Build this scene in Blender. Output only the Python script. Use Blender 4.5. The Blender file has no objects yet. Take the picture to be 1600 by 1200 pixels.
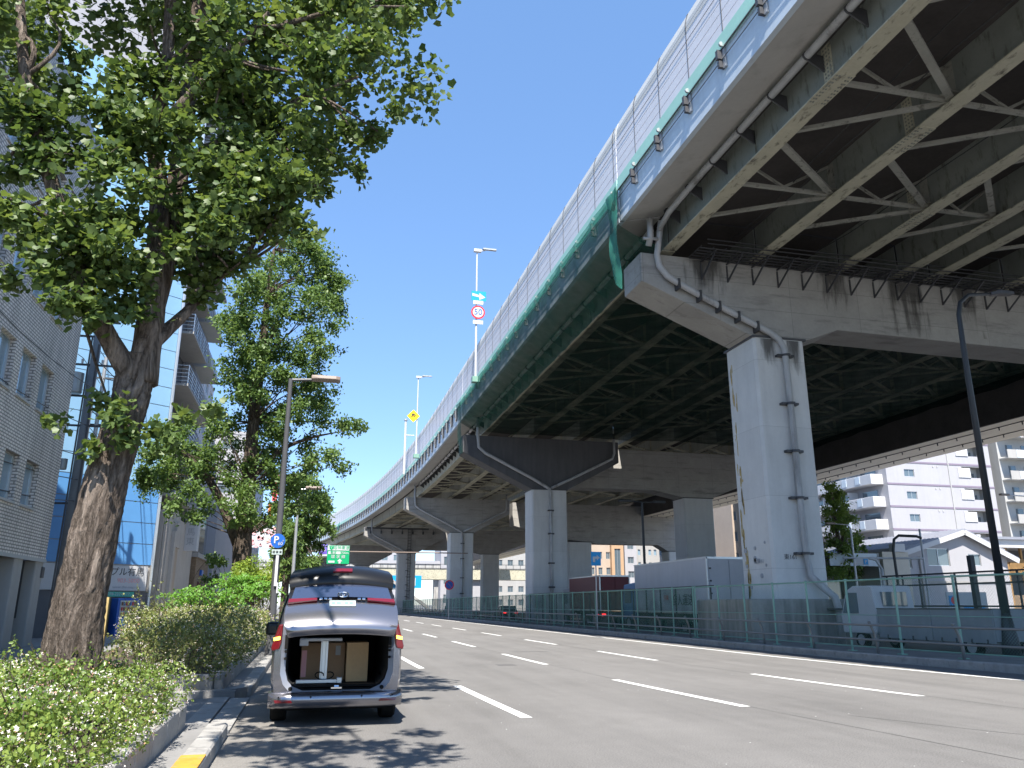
import bpy, bmesh, math, random
import numpy as np
from mathutils import Vector, Matrix
random.seed(7); rng = np.random.default_rng(11)
R = math.radians
scene = bpy.context.scene
# ------------------------------------------------------------------ camera
# world axes follow the road: x = to the right across it, y = along it, z = up
CAM_H = 1.55
FPX = 1236.0                     # focal length in pixels of the 1600 wide photo
PITCH = math.atan(345.0 / FPX)
YAW = -math.atan(0.25)
cam = bpy.data.cameras.new("camera")
cam.sensor_width = 36.0; cam.lens = 36.0 * FPX / 1600.0
cam.clip_start = 0.05; cam.clip_end = 6000
cam_ob = bpy.data.objects.new("camera", cam)
cam_ob.location = (0, 0, CAM_H); cam_ob.rotation_euler = (math.pi / 2 + PITCH, 0, YAW)
scene.collection.objects.link(cam_ob); scene.camera = cam_ob
# ------------------------------------------------------------------ light
SUN = Vector((-0.14, -0.62, 1.0)).normalized()
world = bpy.data.worlds.new("World"); scene.world = world; world.use_nodes = True
_nt = world.node_tree
_sky = _nt.nodes.new('ShaderNodeTexSky'); _sky.sky_type = 'NISHITA'; _sky.sun_disc = False
_sky.sun_elevation = math.asin(SUN.z); _sky.sun_rotation = math.atan2(SUN.x, SUN.y)
_sky.air_density = 0.9; _sky.dust_density = 0.0; _sky.ozone_density = 4.5
_bg = _nt.nodes['Background']; _bg.inputs[1].default_value = 0.148
_mx = _nt.nodes.new('ShaderNodeMix'); _mx.data_type = 'RGBA'; _mx.inputs['Factor'].default_value = 0.5   # evens out the white rim of the sky model
_mx.inputs['B'].default_value = (0.62, 1.28, 2.55, 1)
_nt.links.new(_sky.outputs[0], _mx.inputs['A']); _nt.links.new(_mx.outputs['Result'], _bg.inputs[0])
sun = bpy.data.lights.new("sun", 'SUN'); sun.energy = 5.0; sun.angle = R(0.53); sun.color = (1.0, 0.95, 0.87)
sun_ob = bpy.data.objects.new("sun", sun); sun_ob.rotation_euler = SUN.to_track_quat('Z', 'Y').to_euler()
sun_ob.location = (0, 0, 60); scene.collection.objects.link(sun_ob)
scene.view_settings.view_transform = 'Standard'; scene.view_settings.look = 'None'
scene.view_settings.exposure = 1.22; scene.view_settings.gamma = 1.0
scene.cycles.max_bounces = 8; scene.cycles.diffuse_bounces = 5; scene.cycles.transparent_max_bounces = 24
# ------------------------------------------------------------------ helpers
CP, SP = math.cos(PITCH), math.sin(PITCH)
_T = (math.sin(YAW), math.cos(YAW)); _T = (-math.sin(-YAW), math.cos(YAW)); _N = (math.cos(YAW), math.sin(-YAW))
def _ray(px, py):
    r = (px - 800) / FPX; u = (600 - py) / FPX
    X, Y, Z = r, CP - u * SP, SP + u * CP
    return X * _N[0] + Y * _N[1], X * _T[0] + Y * _T[1], Z
def at_s(px, py, s):
    x, y, z = _ray(px, py); a = s / y
    return Vector((x * a, s, CAM_H + z * a))
def at_o(px, py, o):
    x, y, z = _ray(px, py); a = o / x
    return Vector((o, y * a, CAM_H + z * a))
def at_z(px, py, zz):
    x, y, z = _ray(px, py); a = (zz - CAM_H) / z
    return Vector((x * a, y * a, zz))
ORG = {}
def link(o): scene.collection.objects.link(o); return o
def tag(o, label=None, cat=None, group=None, kind=None):
    if label: o["label"] = label
    if cat: o["category"] = cat
    if group: o["group"] = group
    if kind: o["kind"] = kind
    return o
def thing(name, loc, label, cat, group=None, rz=0.0):
    e = bpy.data.objects.new(name, None); e.empty_display_size = 0.3
    e.location = loc; e.rotation_euler = (0, 0, rz); link(e)
    ORG[e.name] = Matrix.Translation(Vector(loc)) @ Matrix.Rotation(rz, 4, 'Z')
    return tag(e, label, cat, group)
def copy_tree(o, parent=None):
    c = o.copy(); link(c); c.parent = parent
    if parent is None: ORG[c.name] = ORG.get(o.name, Matrix())
    for ch in [q for q in bpy.data.objects if q.parent == o]: copy_tree(ch, c)
    return c
def origin_of(o):
    while o.parent is not None: o = o.parent
    return ORG.get(o.name, Matrix())
class MB:
    def __init__(self): self.v = []; self.f = []; self.m = []
    def add(self, vs, fs, m=0):
        b = len(self.v); self.v += [tuple(p) for p in vs]
        for f in fs: self.f.append(tuple(i + b for i in f)); self.m.append(m)
        return self
    def box(self, x0, x1, y0, y1, z0, z1, m=0):
        return self.add([(x0,y0,z0),(x1,y0,z0),(x1,y1,z0),(x0,y1,z0),(x0,y0,z1),(x1,y0,z1),(x1,y1,z1),(x0,y1,z1)],
            [(0,3,2,1),(4,5,6,7),(0,1,5,4),(1,2,6,5),(2,3,7,6),(3,0,4,7)], m)
    def bbox(self, x0, x1, y0, y1, z0, z1, b=0.02, m=0):          # box with chamfered upright edges and top
        P = [(x0+b,y0),(x1-b,y0),(x1,y0+b),(x1,y1-b),(x1-b,y1),(x0+b,y1),(x0,y1-b),(x0,y0+b)]
        cx, cy = (x0+x1)/2, (y0+y1)/2
        Q = [(cx+(x-cx)*(1-2*b/max(x1-x0,1e-3)), cy+(y-cy)*(1-2*b/max(y1-y0,1e-3))) for x, y in P]
        vs = [(x,y,z0) for x,y in P]+[(x,y,z1-b) for x,y in P]+[(x,y,z1) for x,y in Q]
        fs = [tuple(range(7,-1,-1)), tuple(range(16,24))]
        for k in (0,8):
            for i in range(8): j=(i+1)%8; fs.append((k+i,k+j,k+8+j,k+8+i))
        return self.add(vs, fs, m)
    def loft(self, rings, close=True, caps=True, m=0):
        n = len(rings[0]); vs = [p for r in rings for p in r]; fs = []
        for k in range(len(rings)-1):
            for i in range(n if close else n-1):
                j = (i+1) % n; fs.append((k*n+i, k*n+j, (k+1)*n+j, (k+1)*n+i))
        if caps and close: fs.append(tuple(range(n-1,-1,-1))); fs.append(tuple((len(rings)-1)*n+i for i in range(n)))
        return self.add(vs, fs, m)
    def tube(self, pts, r, n=8, caps=True, m=0):
        pts = [Vector(p) for p in pts]
        rs = r if isinstance(r, (list, tuple)) else [r]*len(pts)
        rings = []; prev = None
        for i, p in enumerate(pts):
            d = (pts[min(i+1,len(pts)-1)] - pts[max(i-1,0)])
            if d.length < 1e-9: d = Vector((0,0,1))
            d.normalize()
            if prev is None:
                a = Vector((1,0,0)) if abs(d.x) < 0.8 else Vector((0,1,0))
                u = d.cross(a).normalized()
            else:
                u = prev - d * prev.dot(d)
                u = u.normalized() if u.length > 1e-6 else d.orthogonal().normalized()
            prev = u; w = d.cross(u)
            rings.append([tuple(p + (u*math.cos(2*math.pi*k/n) + w*math.sin(2*math.pi*k/n))*rs[i]) for k in range(n)])
        return self.loft(rings, True, caps, m)
    def beam(self, a, b, w, h, m=0, up=(0,0,1)):                 # rectangular bar from a to b
        a, b = Vector(a), Vector(b); d = (b-a).normalized(); up = Vector(up)
        s = d.cross(up)
        s = s.normalized() if s.length > 1e-4 else Vector((1,0,0))
        t = s.cross(d)
        rr = [[tuple(p + s*x*w/2 + t*y*h/2) for x, y in ((-1,-1),(1,-1),(1,1),(-1,1))] for p in (a, b)]
        return self.loft(rr, True, True, m)
    def prism(self, poly, y0, y1, m=0):                            # (x,z) outline pushed along y
        return self.loft([[(x,y0,z) for x,z in poly],[(x,y1,z) for x,z in poly]], True, True, m)
    def quad(self, a, b, c, d, m=0): return self.add([a,b,c,d], [(0,1,2,3)], m)
    def disc(self, c, r, nrm=(0,-1,0), n=20, t=0.02, m=0):
        c = Vector(c); nrm = Vector(nrm).normalized()
        return self.tube([c - nrm*t/2, c + nrm*t/2], r, n, True, m)
    def build(self, name, mats, parent=None, org=None, local=False, smooth=False, bevel=0.0):
        me = bpy.data.meshes.new(name)
        M = Matrix()
        if not local:
            if parent is not None: M = origin_of(parent)
            elif org is not None: M = Matrix.Translation(Vector(org))
        if M != Matrix():
            A = np.array(self.v, dtype=float); Mi = np.array(M.inverted())
            A = A @ Mi[:3,:3].T + Mi[:3,3]; vs = A.tolist()
        else: vs = self.v
        me.from_pydata(vs, [], self.f)
        for mt in (mats if isinstance(mats, (list, tuple)) else [mats]): me.materials.append(mt)
        if any(self.m): me.polygons.foreach_set('material_index', self.m)
        bm = bmesh.new(); bm.from_mesh(me); bmesh.ops.recalc_face_normals(bm, faces=bm.faces); bm.to_mesh(me); bm.free()
        if smooth: me.polygons.foreach_set('use_smooth', [True]*len(me.polygons))
        o = bpy.data.objects.new(name, me)
        if parent is not None: o.parent = parent
        elif org is not None: o.location = org
        link(o)
        if bevel:
            md = o.modifiers.new('bevel', 'BEVEL'); md.width = bevel; md.segments = 2; md.limit_method = 'ANGLE'; md.angle_limit = R(40)
        return o
def text(name, body, size, loc, xdir, updir, mat, parent, thick=0.004, align='CENTER', bold=0.0):
    cu = bpy.data.curves.new(name, 'FONT'); cu.body = body; cu.size = size; cu.align_x = align; cu.align_y = 'CENTER'
    cu.extrude = thick; cu.offset = bold; cu.resolution_u = 3
    to = bpy.data.objects.new(name, cu); link(to)
    dg = bpy.context.evaluated_depsgraph_get(); me = bpy.data.meshes.new_from_object(to.evaluated_get(dg))
    bpy.data.objects.remove(to); bpy.data.curves.remove(cu)
    x = Vector(xdir).normalized(); u = Vector(updir); u = (u - x*u.dot(x)).normalized(); z = x.cross(u)
    M = Matrix.Translation(Vector(loc)) @ Matrix((x, u, z)).transposed().to_4x4()
    if parent is not None: M = origin_of(parent).inverted() @ M
    me.transform(M); me.materials.clear(); me.materials.append(mat); me.name = name
    o = bpy.data.objects.new(name, me); o.parent = parent; return link(o)
# ------------------------------------------------------------------ materials
def mat(name, col, rough=0.7, metal=0.0, spec=0.5, var=0.0, scale=3.0, bump=0.0, bscale=40.0, streak=0.0, dirt=None, dirt_amt=0.0, dscale=1.2, coat=0.0, speck=0.0, stretch=(1,1,0.12), emit=None, estr=0.0):
    m = bpy.data.materials.new(name); m.use_nodes = True; nt = m.node_tree; N, L = nt.nodes, nt.links
    b = N['Principled BSDF']; b.inputs['Roughness'].default_value = rough; b.inputs['Metallic'].default_value = metal
    b.inputs['Specular IOR Level'].default_value = spec; b.inputs['Coat Weight'].default_value = coat
    b.inputs['Base Color'].default_value = (*col, 1)
    if emit: b.inputs['Emission Color'].default_value = (*emit, 1); b.inputs['Emission Strength'].default_value = estr
    if var or streak or dirt or bump:
        tc = N.new('ShaderNodeNewGeometry'); out = None
        rgb = N.new('ShaderNodeRGB'); rgb.outputs[0].default_value = (*col, 1); out = rgb.outputs[0]
        def noise(sc, vec=None, detail=5.0, ro=0.6):
            n = N.new('ShaderNodeTexNoise'); n.inputs['Scale'].default_value = sc; n.inputs['Detail'].default_value = detail; n.inputs['Roughness'].default_value = ro
            L.new(vec if vec is not None else tc.outputs['Position'], n.inputs['Vector']); return n.outputs['Fac']
        def mul(o, fac, lo, hi, a, c):
            mr = N.new('ShaderNodeMapRange'); mr.inputs['From Min'].default_value = lo; mr.inputs['From Max'].default_value = hi
            mr.inputs['To Min'].default_value = a; mr.inputs['To Max'].default_value = c; L.new(fac, mr.inputs['Value'])
            mx = N.new('ShaderNodeMix'); mx.data_type = 'RGBA'; mx.blend_type = 'MULTIPLY'; mx.inputs['Factor'].default_value = 1
            L.new(o, mx.inputs['A']); L.new(mr.outputs[0], mx.inputs['B']); return mx.outputs['Result']
        if var:
            out = mul(out, noise(scale), 0.3, 0.7, 1-var, 1+var)
            out = mul(out, noise(scale*9), 0.3, 0.7, 1-var*0.5, 1+var*0.5)
        if speck: out = mul(out, noise(55, None, 2, 0.8), 0.35, 0.65, 1-speck, 1+speck)
        if streak or dirt:
            mp = N.new('ShaderNodeMapping'); mp.inputs['Scale'].default_value = stretch; L.new(tc.outputs['Position'], mp.inputs['Vector'])
            if streak: out = mul(out, noise(2.6, mp.outputs[0]), 0.42, 0.66, 1.0, 1-streak)
            if dirt:
                f = noise(dscale, mp.outputs[0], 7, 0.68)
                mr = N.new('ShaderNodeMapRange'); mr.inputs['From Min'].default_value = 0.54; mr.inputs['From Max'].default_value = 0.68
                mr.inputs['To Max'].default_value = dirt_amt; L.new(f, mr.inputs['Value'])
                mx = N.new('ShaderNodeMix'); mx.data_type = 'RGBA'; L.new(mr.outputs[0], mx.inputs['Factor']); L.new(out, mx.inputs['A'])
                mx.inputs['B'].default_value = (*dirt, 1); out = mx.outputs['Result']
        L.new(out, b.inputs['Base Color'])
        if bump:
            bp = N.new('ShaderNodeBump'); bp.inputs['Strength'].default_value = bump; bp.inputs['Distance'].default_value = 0.02
            L.new(noise(bscale), bp.inputs['Height']); L.new(bp.outputs[0], b.inputs['Normal'])
    return m
def leafmat(name, c1, c2, trans=0.35, rough=0.45, hue_scale=0.8, brown=None):
    m = bpy.data.materials.new(name); m.use_nodes = True; nt = m.node_tree; N, L = nt.nodes, nt.links
    b = N['Principled BSDF']; b.inputs['Roughness'].default_value = rough; b.inputs['Specular IOR Level'].default_value = 0.35
    g = N.new('ShaderNodeNewGeometry')
    ns = N.new('ShaderNodeTexNoise'); ns.inputs['Scale'].default_value = hue_scale; L.new(g.outputs['Position'], ns.inputs['Vector'])
    ad = N.new('ShaderNodeMath'); ad.operation = 'MULTIPLY_ADD'; ad.inputs[1].default_value = 0.6; ad.inputs[2].default_value = -0.1
    L.new(ns.outputs['Fac'], ad.inputs[0])
    ad2 = N.new('ShaderNodeMath'); ad2.operation = 'MULTIPLY_ADD'; ad2.inputs[1].default_value = 0.6; L.new(g.outputs['Random Per Island'], ad2.inputs[0]); L.new(ad.outputs[0], ad2.inputs[2])
    cr = N.new('ShaderNodeValToRGB'); cr.color_ramp.elements[0].color = (*c1, 1); cr.color_ramp.elements[1].color = (*c2, 1)
    if brown:
        e = cr.color_ramp.elements.new(0.97); e.color = (*c2, 1); cr.color_ramp.elements[-1].color = (*brown, 1)
    L.new(ad2.outputs[0], cr.inputs['Fac']); L.new(cr.outputs['Color'], b.inputs['Base Color'])
    tr = N.new('ShaderNodeBsdfTranslucent')
    hs = N.new('ShaderNodeHueSaturation'); hs.inputs['Value'].default_value = 1.5; hs.inputs['Saturation'].default_value = 1.15; hs.inputs['Hue'].default_value = 0.48
    L.new(cr.outputs['Color'], hs.inputs['Color']); L.new(hs.outputs[0], tr.inputs['Color'])
    mx = N.new('ShaderNodeMixShader'); mx.inputs[0].default_value = trans
    L.new(b.outputs[0], mx.inputs[1]); L.new(tr.outputs[0], mx.inputs[2]); L.new(mx.outputs[0], N['Material Output'].inputs[0])
    return m
def netmat(name, col, opac, diamond=0.0, wire=0.12):
    m = bpy.data.materials.new(name); m.use_nodes = True; nt = m.node_tree; N, L = nt.nodes, nt.links
    b = N['Principled BSDF']; b.inputs['Base Color'].default_value = (*col, 1); b.inputs['Roughness'].default_value = 0.8; b.inputs['Specular IOR Level'].default_value = 0.1
    t = N.new('ShaderNodeBsdfTransparent'); mx = N.new('ShaderNodeMixShader')
    L.new(t.outputs[0], mx.inputs[1]); L.new(b.outputs[0], mx.inputs[2]); L.new(mx.outputs[0], N['Material Output'].inputs[0])
    g = N.new('ShaderNodeNewGeometry')
    if diamond:
        sp = N.new('ShaderNodeSeparateXYZ'); L.new(g.outputs['Position'], sp.inputs[0])
        res = []
        for sg in (1, -1):
            a = N.new('ShaderNodeMath'); a.operation = 'MULTIPLY_ADD'; a.inputs[1].default_value = sg; L.new(sp.outputs['Z'], a.inputs[0]); L.new(sp.outputs['Y'], a.inputs[2])
            q = N.new('ShaderNodeMath'); q.operation = 'MULTIPLY'; q.inputs[1].default_value = 1/diamond; L.new(a.outputs[0], q.inputs[0])
            fr = N.new('ShaderNodeMath'); fr.operation = 'FRACT'; L.new(q.outputs[0], fr.inputs[0])
            c = N.new('ShaderNodeMath'); c.operation = 'LESS_THAN'; c.inputs[1].default_value = wire; L.new(fr.outputs[0], c.inputs[0]); res.append(c)
        mm = N.new('ShaderNodeMath'); mm.operation = 'MAXIMUM'; L.new(res[0].outputs[0], mm.inputs[0]); L.new(res[1].outputs[0], mm.inputs[1])
        ml = N.new('ShaderNodeMath'); ml.operation = 'MULTIPLY'; ml.inputs[1].default_value = opac; L.new(mm.outputs[0], ml.inputs[0]); L.new(ml.outputs[0], mx.inputs[0])
    else:
        n = N.new('ShaderNodeTexNoise'); n.inputs['Scale'].default_value = 0.9; n.inputs['Detail'].default_value = 4; L.new(g.outputs['Position'], n.inputs['Vector'])
        mr = N.new('ShaderNodeMapRange'); mr.inputs['From Min'].default_value = 0.3; mr.inputs['From Max'].default_value = 0.7
        mr.inputs['To Min'].default_value = opac*0.75; mr.inputs['To Max'].default_value = min(1, opac*1.25); L.new(n.outputs['Fac'], mr.inputs[0]); L.new(mr.outputs[0], mx.inputs[0])
    return m
def brickmat(name, c1, c2, mortar, w, h, axis='y', bump=0.4, ms=0.012, streak=0.2):
    m = mat(name, c1, 0.75, streak=streak, var=0.06); nt = m.node_tree; N, L = nt.nodes, nt.links; b = N['Principled BSDF']
    g = N.new('ShaderNodeNewGeometry'); sp = N.new('ShaderNodeSeparateXYZ'); L.new(g.outputs['Position'], sp.inputs[0])
    cb = N.new('ShaderNodeCombineXYZ')
    if axis == 'xy':
        a = N.new('ShaderNodeMath'); L.new(sp.outputs['X'], a.inputs[0]); L.new(sp.outputs['Y'], a.inputs[1]); L.new(a.outputs[0], cb.inputs[0])
    else: L.new(sp.outputs[axis.upper()], cb.inputs[0])
    L.new(sp.outputs['Z'], cb.inputs[1])
    t = N.new('ShaderNodeTexBrick'); t.inputs['Scale'].default_value = 1; t.inputs['Brick Width'].default_value = w; t.inputs['Row Height'].default_value = h
    t.inputs['Mortar Size'].default_value = ms; t.inputs['Color1'].default_value = (*c1, 1); t.inputs['Color2'].default_value = (*c2, 1); t.inputs['Mortar'].default_value = (*mortar, 1)
    L.new(cb.outputs[0], t.inputs['Vector'])
    old = b.inputs['Base Color'].links[0].from_socket
    rgbn = [n for n in N if n.bl_idname == 'ShaderNodeRGB'][0]
    for l in list(rgbn.outputs[0].links):
        to = l.to_socket; L.new(t.outputs['Color'], to)
    bp = N.new('ShaderNodeBump'); bp.inputs['Strength'].default_value = bump; bp.inputs['Distance'].default_value = 0.02; bp.invert = True
    L.new(t.outputs['Fac'], bp.inputs['Height']); L.new(bp.outputs[0], b.inputs['Normal'])
    return m
def glassmat(name, col=(0.05,0.07,0.08), rough=0.05): return mat(name, col, rough, 0.0, 1.0, coat=0.6)
def barkmat(name, c1, c2, sc=9.0):
    m = bpy.data.materials.new(name); m.use_nodes = True; nt = m.node_tree; N, L = nt.nodes, nt.links; b = N['Principled BSDF']; b.inputs['Roughness'].default_value = 0.92
    b.inputs['Specular IOR Level'].default_value = 0.15
    g = N.new('ShaderNodeNewGeometry'); mp = N.new('ShaderNodeMapping'); mp.inputs['Scale'].default_value = (1,1,0.20); mp.inputs['Rotation'].default_value = (0.10,0.28,0)
    L.new(g.outputs['Position'], mp.inputs['Vector'])
    def ridge(scale, gain, dist):
        n = N.new('ShaderNodeTexNoise'); n.inputs['Scale'].default_value = scale; n.inputs['Detail'].default_value = 7; n.inputs['Roughness'].default_value = 0.62; n.inputs['Distortion'].default_value = dist; L.new(mp.outputs[0], n.inputs['Vector'])
        a = N.new('ShaderNodeMath'); a.operation = 'SUBTRACT'; a.inputs[1].default_value = 0.5; L.new(n.outputs['Fac'], a.inputs[0])
        c = N.new('ShaderNodeMath'); c.operation = 'ABSOLUTE'; L.new(a.outputs[0], c.inputs[0])
        d = N.new('ShaderNodeMath'); d.operation = 'MULTIPLY'; d.inputs[1].default_value = gain; d.use_clamp = True; L.new(c.outputs[0], d.inputs[0]); return d.outputs[0]
    r1, r2 = ridge(sc*.62, 7.0, .6), ridge(sc*1.7, 5.0, .3)
    fi = N.new('ShaderNodeTexNoise'); fi.inputs['Scale'].default_value = sc*6; fi.inputs['Detail'].default_value = 6; fi.inputs['Roughness'].default_value = 0.75; L.new(mp.outputs[0], fi.inputs['Vector'])
    a = N.new('ShaderNodeMath'); a.operation = 'MULTIPLY_ADD'; a.inputs[1].default_value = 0.45; L.new(r2, a.inputs[0]); L.new(r1, a.inputs[2])
    h = N.new('ShaderNodeMath'); h.operation = 'MULTIPLY_ADD'; h.inputs[1].default_value = 0.8; L.new(fi.outputs['Fac'], h.inputs[0]); L.new(a.outputs[0], h.inputs[2])
    cr = N.new('ShaderNodeValToRGB'); cr.color_ramp.elements[0].position = 0.35; cr.color_ramp.elements[1].position = 1.0
    sc_ = N.new('ShaderNodeMath'); sc_.operation = 'MULTIPLY'; sc_.inputs[1].default_value = 0.5; L.new(h.outputs[0], sc_.inputs[0])
    cr.color_ramp.elements[0].position = 0.22; cr.color_ramp.elements[0].color = (*c1, 1); cr.color_ramp.elements[1].position = 0.95; cr.color_ramp.elements[1].color = (*c2, 1); L.new(sc_.outputs[0], cr.inputs['Fac']); L.new(cr.outputs['Color'], b.inputs['Base Color'])
    bp = N.new('ShaderNodeBump'); bp.inputs['Strength'].default_value = 1.0; bp.inputs['Distance'].default_value = 0.035; L.new(h.outputs[0], bp.inputs['Height']); L.new(bp.outputs[0], b.inputs['Normal'])
    return m
M = {}
M['asphalt'] = mat('asphalt', (0.165,0.159,0.153), 0.9, var=0.09, scale=0.3, bump=0.5, bscale=90, spec=0.2, speck=0.28, streak=0.13, dirt=(0.10,0.097,0.094), dirt_amt=0.42, dscale=0.7, stretch=(0.6,0.05,1))
M['paint'] = mat('road_paint', (0.72,0.72,0.70), 0.6, var=0.08, scale=4, dirt=(0.22,0.215,0.21), dirt_amt=0.85, dscale=11, stretch=(1,1,1))
M['pave'] = mat('paving', (0.20,0.195,0.19), 0.85, var=0.12, scale=1.5, bump=0.3)
M['pave_dark'] = mat('median_paving', (0.20,0.20,0.19), 0.9, var=0.15, scale=1.2, bump=0.3)
M['kerb'] = mat('kerb_stone', (0.29,0.28,0.265), 0.85, var=0.14, scale=2.5, bump=0.35, dirt=(0.14,0.135,0.13), dirt_amt=0.6, dscale=3, stretch=(1,1,1))
M['ground'] = mat('city_ground', (0.22,0.215,0.21), 0.9, var=0.1, scale=0.2)
M['soil'] = mat('soil', (0.06,0.045,0.03), 0.95, var=0.3, scale=6)
M['concrete'] = mat('concrete', (0.42,0.41,0.39), 0.82, var=0.09, scale=0.8, bump=0.12, bscale=22, streak=0.28, dirt=(0.12,0.115,0.11), dirt_amt=0.7, dscale=0.75)
M['concrete_beam'] = mat('beam_concrete', (0.34,0.325,0.30), 0.82, var=0.10, scale=0.9, bump=0.12, bscale=22, dirt=(0.17,0.16,0.15), dirt_amt=0.65, dscale=1.6, stretch=(0.25,1,1.6))
M['column'] = mat('column_paint', (0.60,0.595,0.58), 0.65, var=0.05, scale=0.7, streak=0.06, dirt=(0.3,0.29,0.28), dirt_amt=0.2, dscale=0.6)
M['plinth'] = mat('plinth_concrete', (0.30,0.29,0.27), 0.85, var=0.1, scale=1.2, streak=0.45, bump=0.15)
M['rust'] = mat('rust', (0.42,0.31,0.13), 0.85, var=0.3, scale=6)
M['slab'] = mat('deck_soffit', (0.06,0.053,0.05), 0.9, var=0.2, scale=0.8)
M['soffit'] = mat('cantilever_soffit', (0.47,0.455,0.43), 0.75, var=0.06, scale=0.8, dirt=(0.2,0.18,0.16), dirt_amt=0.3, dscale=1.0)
M['girder'] = mat('girder_paint', (0.215,0.23,0.205), 0.6, var=0.08, scale=1.0, dirt=(0.075,0.075,0.055), dirt_amt=0.9, dscale=3.0, stretch=(1,1,0.28))
M['flange'] = mat('flange_paint', (0.45,0.425,0.32), 0.65, var=0.1, scale=1.0, dirt=(0.09,0.08,0.06), dirt_amt=0.9, dscale=2.6, stretch=(1.6,0.7,1))
M['girder_white'] = mat('pale_girder_paint', (0.44,0.45,0.40), 0.6, var=0.06, scale=1.0, streak=0.2)
M['fascia'] = mat('fascia_paint', (0.55,0.62,0.68), 0.5, var=0.04, scale=0.7, streak=0.08, spec=0.4)
M['panel'] = mat('barrier_panel', (0.66,0.65,0.68), 0.45, var=0.04, scale=0.5, spec=0.4)
M['panel_top'] = mat('barrier_cap', (0.52,0.52,0.50), 0.5, metal=0.2, var=0.05, scale=0.5)
M['seam'] = mat('barrier_seam', (0.40,0.39,0.43), 0.6)
M['mint'] = mat('mint_rail', (0.36,0.62,0.52), 0.5, var=0.05, scale=0.6)
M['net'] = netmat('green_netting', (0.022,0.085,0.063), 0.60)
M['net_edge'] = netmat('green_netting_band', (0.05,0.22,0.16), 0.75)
M['net_shaded'] = netmat('green_netting_shaded', (0.003,0.02,0.014), 0.66)  # same netting, with the shade under the deck painted into its colour
M['steel'] = mat('galvanised', (0.42,0.43,0.44), 0.45, metal=0.6, var=0.1, scale=3)
M['steel_dark'] = mat('dark_steel', (0.07,0.07,0.075), 0.5, metal=0.3)
M['black'] = mat('black_steel', (0.025,0.027,0.03), 0.5)
M['pipe'] = mat('grey_pipe', (0.40,0.40,0.40), 0.5, var=0.08, scale=2, dirt=(0.12,0.11,0.1), dirt_amt=0.7, dscale=1.1)
M['white'] = mat('white_paint', (0.52,0.52,0.53), 0.5, var=0.03, scale=1)
M['fence_green'] = mat('fence_green', (0.20,0.36,0.29), 0.5, var=0.06, scale=2)
M['chain'] = netmat('chain_link', (0.22,0.38,0.31), 0.85, diamond=0.085, wire=0.065)
M['screen'] = netmat('fence_screen', (0.02,0.075,0.058), 0.50)
M['rail'] = mat('guard_rail_grey', (0.21,0.215,0.215), 0.45, metal=0.35, var=0.08, scale=3)
M['bark'] = barkmat('ginkgo_bark', (0.085,0.066,0.053), (0.40,0.325,0.27), 11.0)
M['bark2'] = barkmat('bark', (0.06,0.045,0.035), (0.24,0.19,0.15), 11.0)
M['leaf'] = leafmat('ginkgo_leaf', (0.030,0.070,0.022), (0.155,0.215,0.06), 0.36, brown=(0.30,0.33,0.05))
M['leaf2'] = leafmat('ginkgo_leaf_far', (0.045,0.10,0.028), (0.17,0.25,0.07), 0.35, brown=(0.36,0.17,0.05))
M['leaf_hedge'] = leafmat('hedge_leaf', (0.045,0.11,0.018), (0.23,0.29,0.065), 0.25, 0.35, 1.2, brown=(0.34,0.20,0.08))
M['leaf_brown'] = leafmat('brown_hedge_leaf', (0.065,0.115,0.03), (0.29,0.30,0.10), 0.25, 0.4, 1.2, brown=(0.42,0.26,0.13))
M['leaf_fern'] = leafmat('bright_leaf', (0.08,0.20,0.03), (0.20,0.40,0.07), 0.35)
M['leaf_round'] = leafmat('yellowgreen_leaf', (0.10,0.19,0.025), (0.33,0.40,0.07), 0.3)
M['leaf_right'] = leafmat('light_leaf', (0.07,0.14,0.03), (0.22,0.30,0.08), 0.35)
M['petal'] = mat('petal', (0.74,0.67,0.63), 0.6)
M['bud'] = mat('pink_sepal', (0.50,0.27,0.18), 0.7)
M['glass'] = glassmat('window_glass', (0.10,0.13,0.15), 0.06)
M['glass_blue'] = glassmat('blue_glass', (0.22,0.33,0.42), 0.08)
M['dark'] = mat('dark_interior', (0.012,0.012,0.013), 0.9)
M['brick'] = brickmat('grey_brick_tile', (0.76,0.70,0.64), (0.70,0.645,0.59), (0.27,0.25,0.23), 0.24, 0.105, 'xy', 0.5, 0.022, 0.25)
M['blue_hi'] = mat('pale_blue_panel', (0.24,0.43,0.62), 0.42, var=0.04, scale=0.4)
M['blue_lo'] = mat('blue_panel', (0.10,0.28,0.56), 0.42, var=0.05, scale=0.4)
M['stone_wall'] = mat('beige_concrete', (0.46,0.42,0.38), 0.8, var=0.08, scale=1, streak=0.1)
M['dark_panel'] = mat('charcoal_panel', (0.11,0.115,0.13), 0.6, var=0.05)
M['brown_brick'] = brickmat('brown_tile', (0.26,0.18,0.11), (0.22,0.15,0.09), (0.12,0.09,0.07), 0.3, 0.1, 'xy', 0.3, 0.01, 0.1)
M['grey_tile'] = brickmat('dark_grey_tile', (0.17,0.16,0.16), (0.15,0.145,0.145), (0.11,0.1,0.1), 0.3, 0.15, 'xy', 0.3, 0.01, 0.1)
M['wht_wall'] = mat('white_wall', (0.36,0.355,0.375), 0.7, var=0.03, scale=0.5, streak=0.05)
M['off_wall'] = mat('offwhite_wall', (0.35,0.34,0.325), 0.75, var=0.05, scale=0.5, streak=0.08)
M['grey_wall'] = mat('grey_wall', (0.40,0.40,0.39), 0.75, var=0.05, scale=0.5)
M['band'] = mat('mauve_band', (0.20,0.165,0.215), 0.7)
M['orange_wall'] = mat('orange_wall', (0.42,0.27,0.16), 0.75, var=0.05, scale=0.5)
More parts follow.
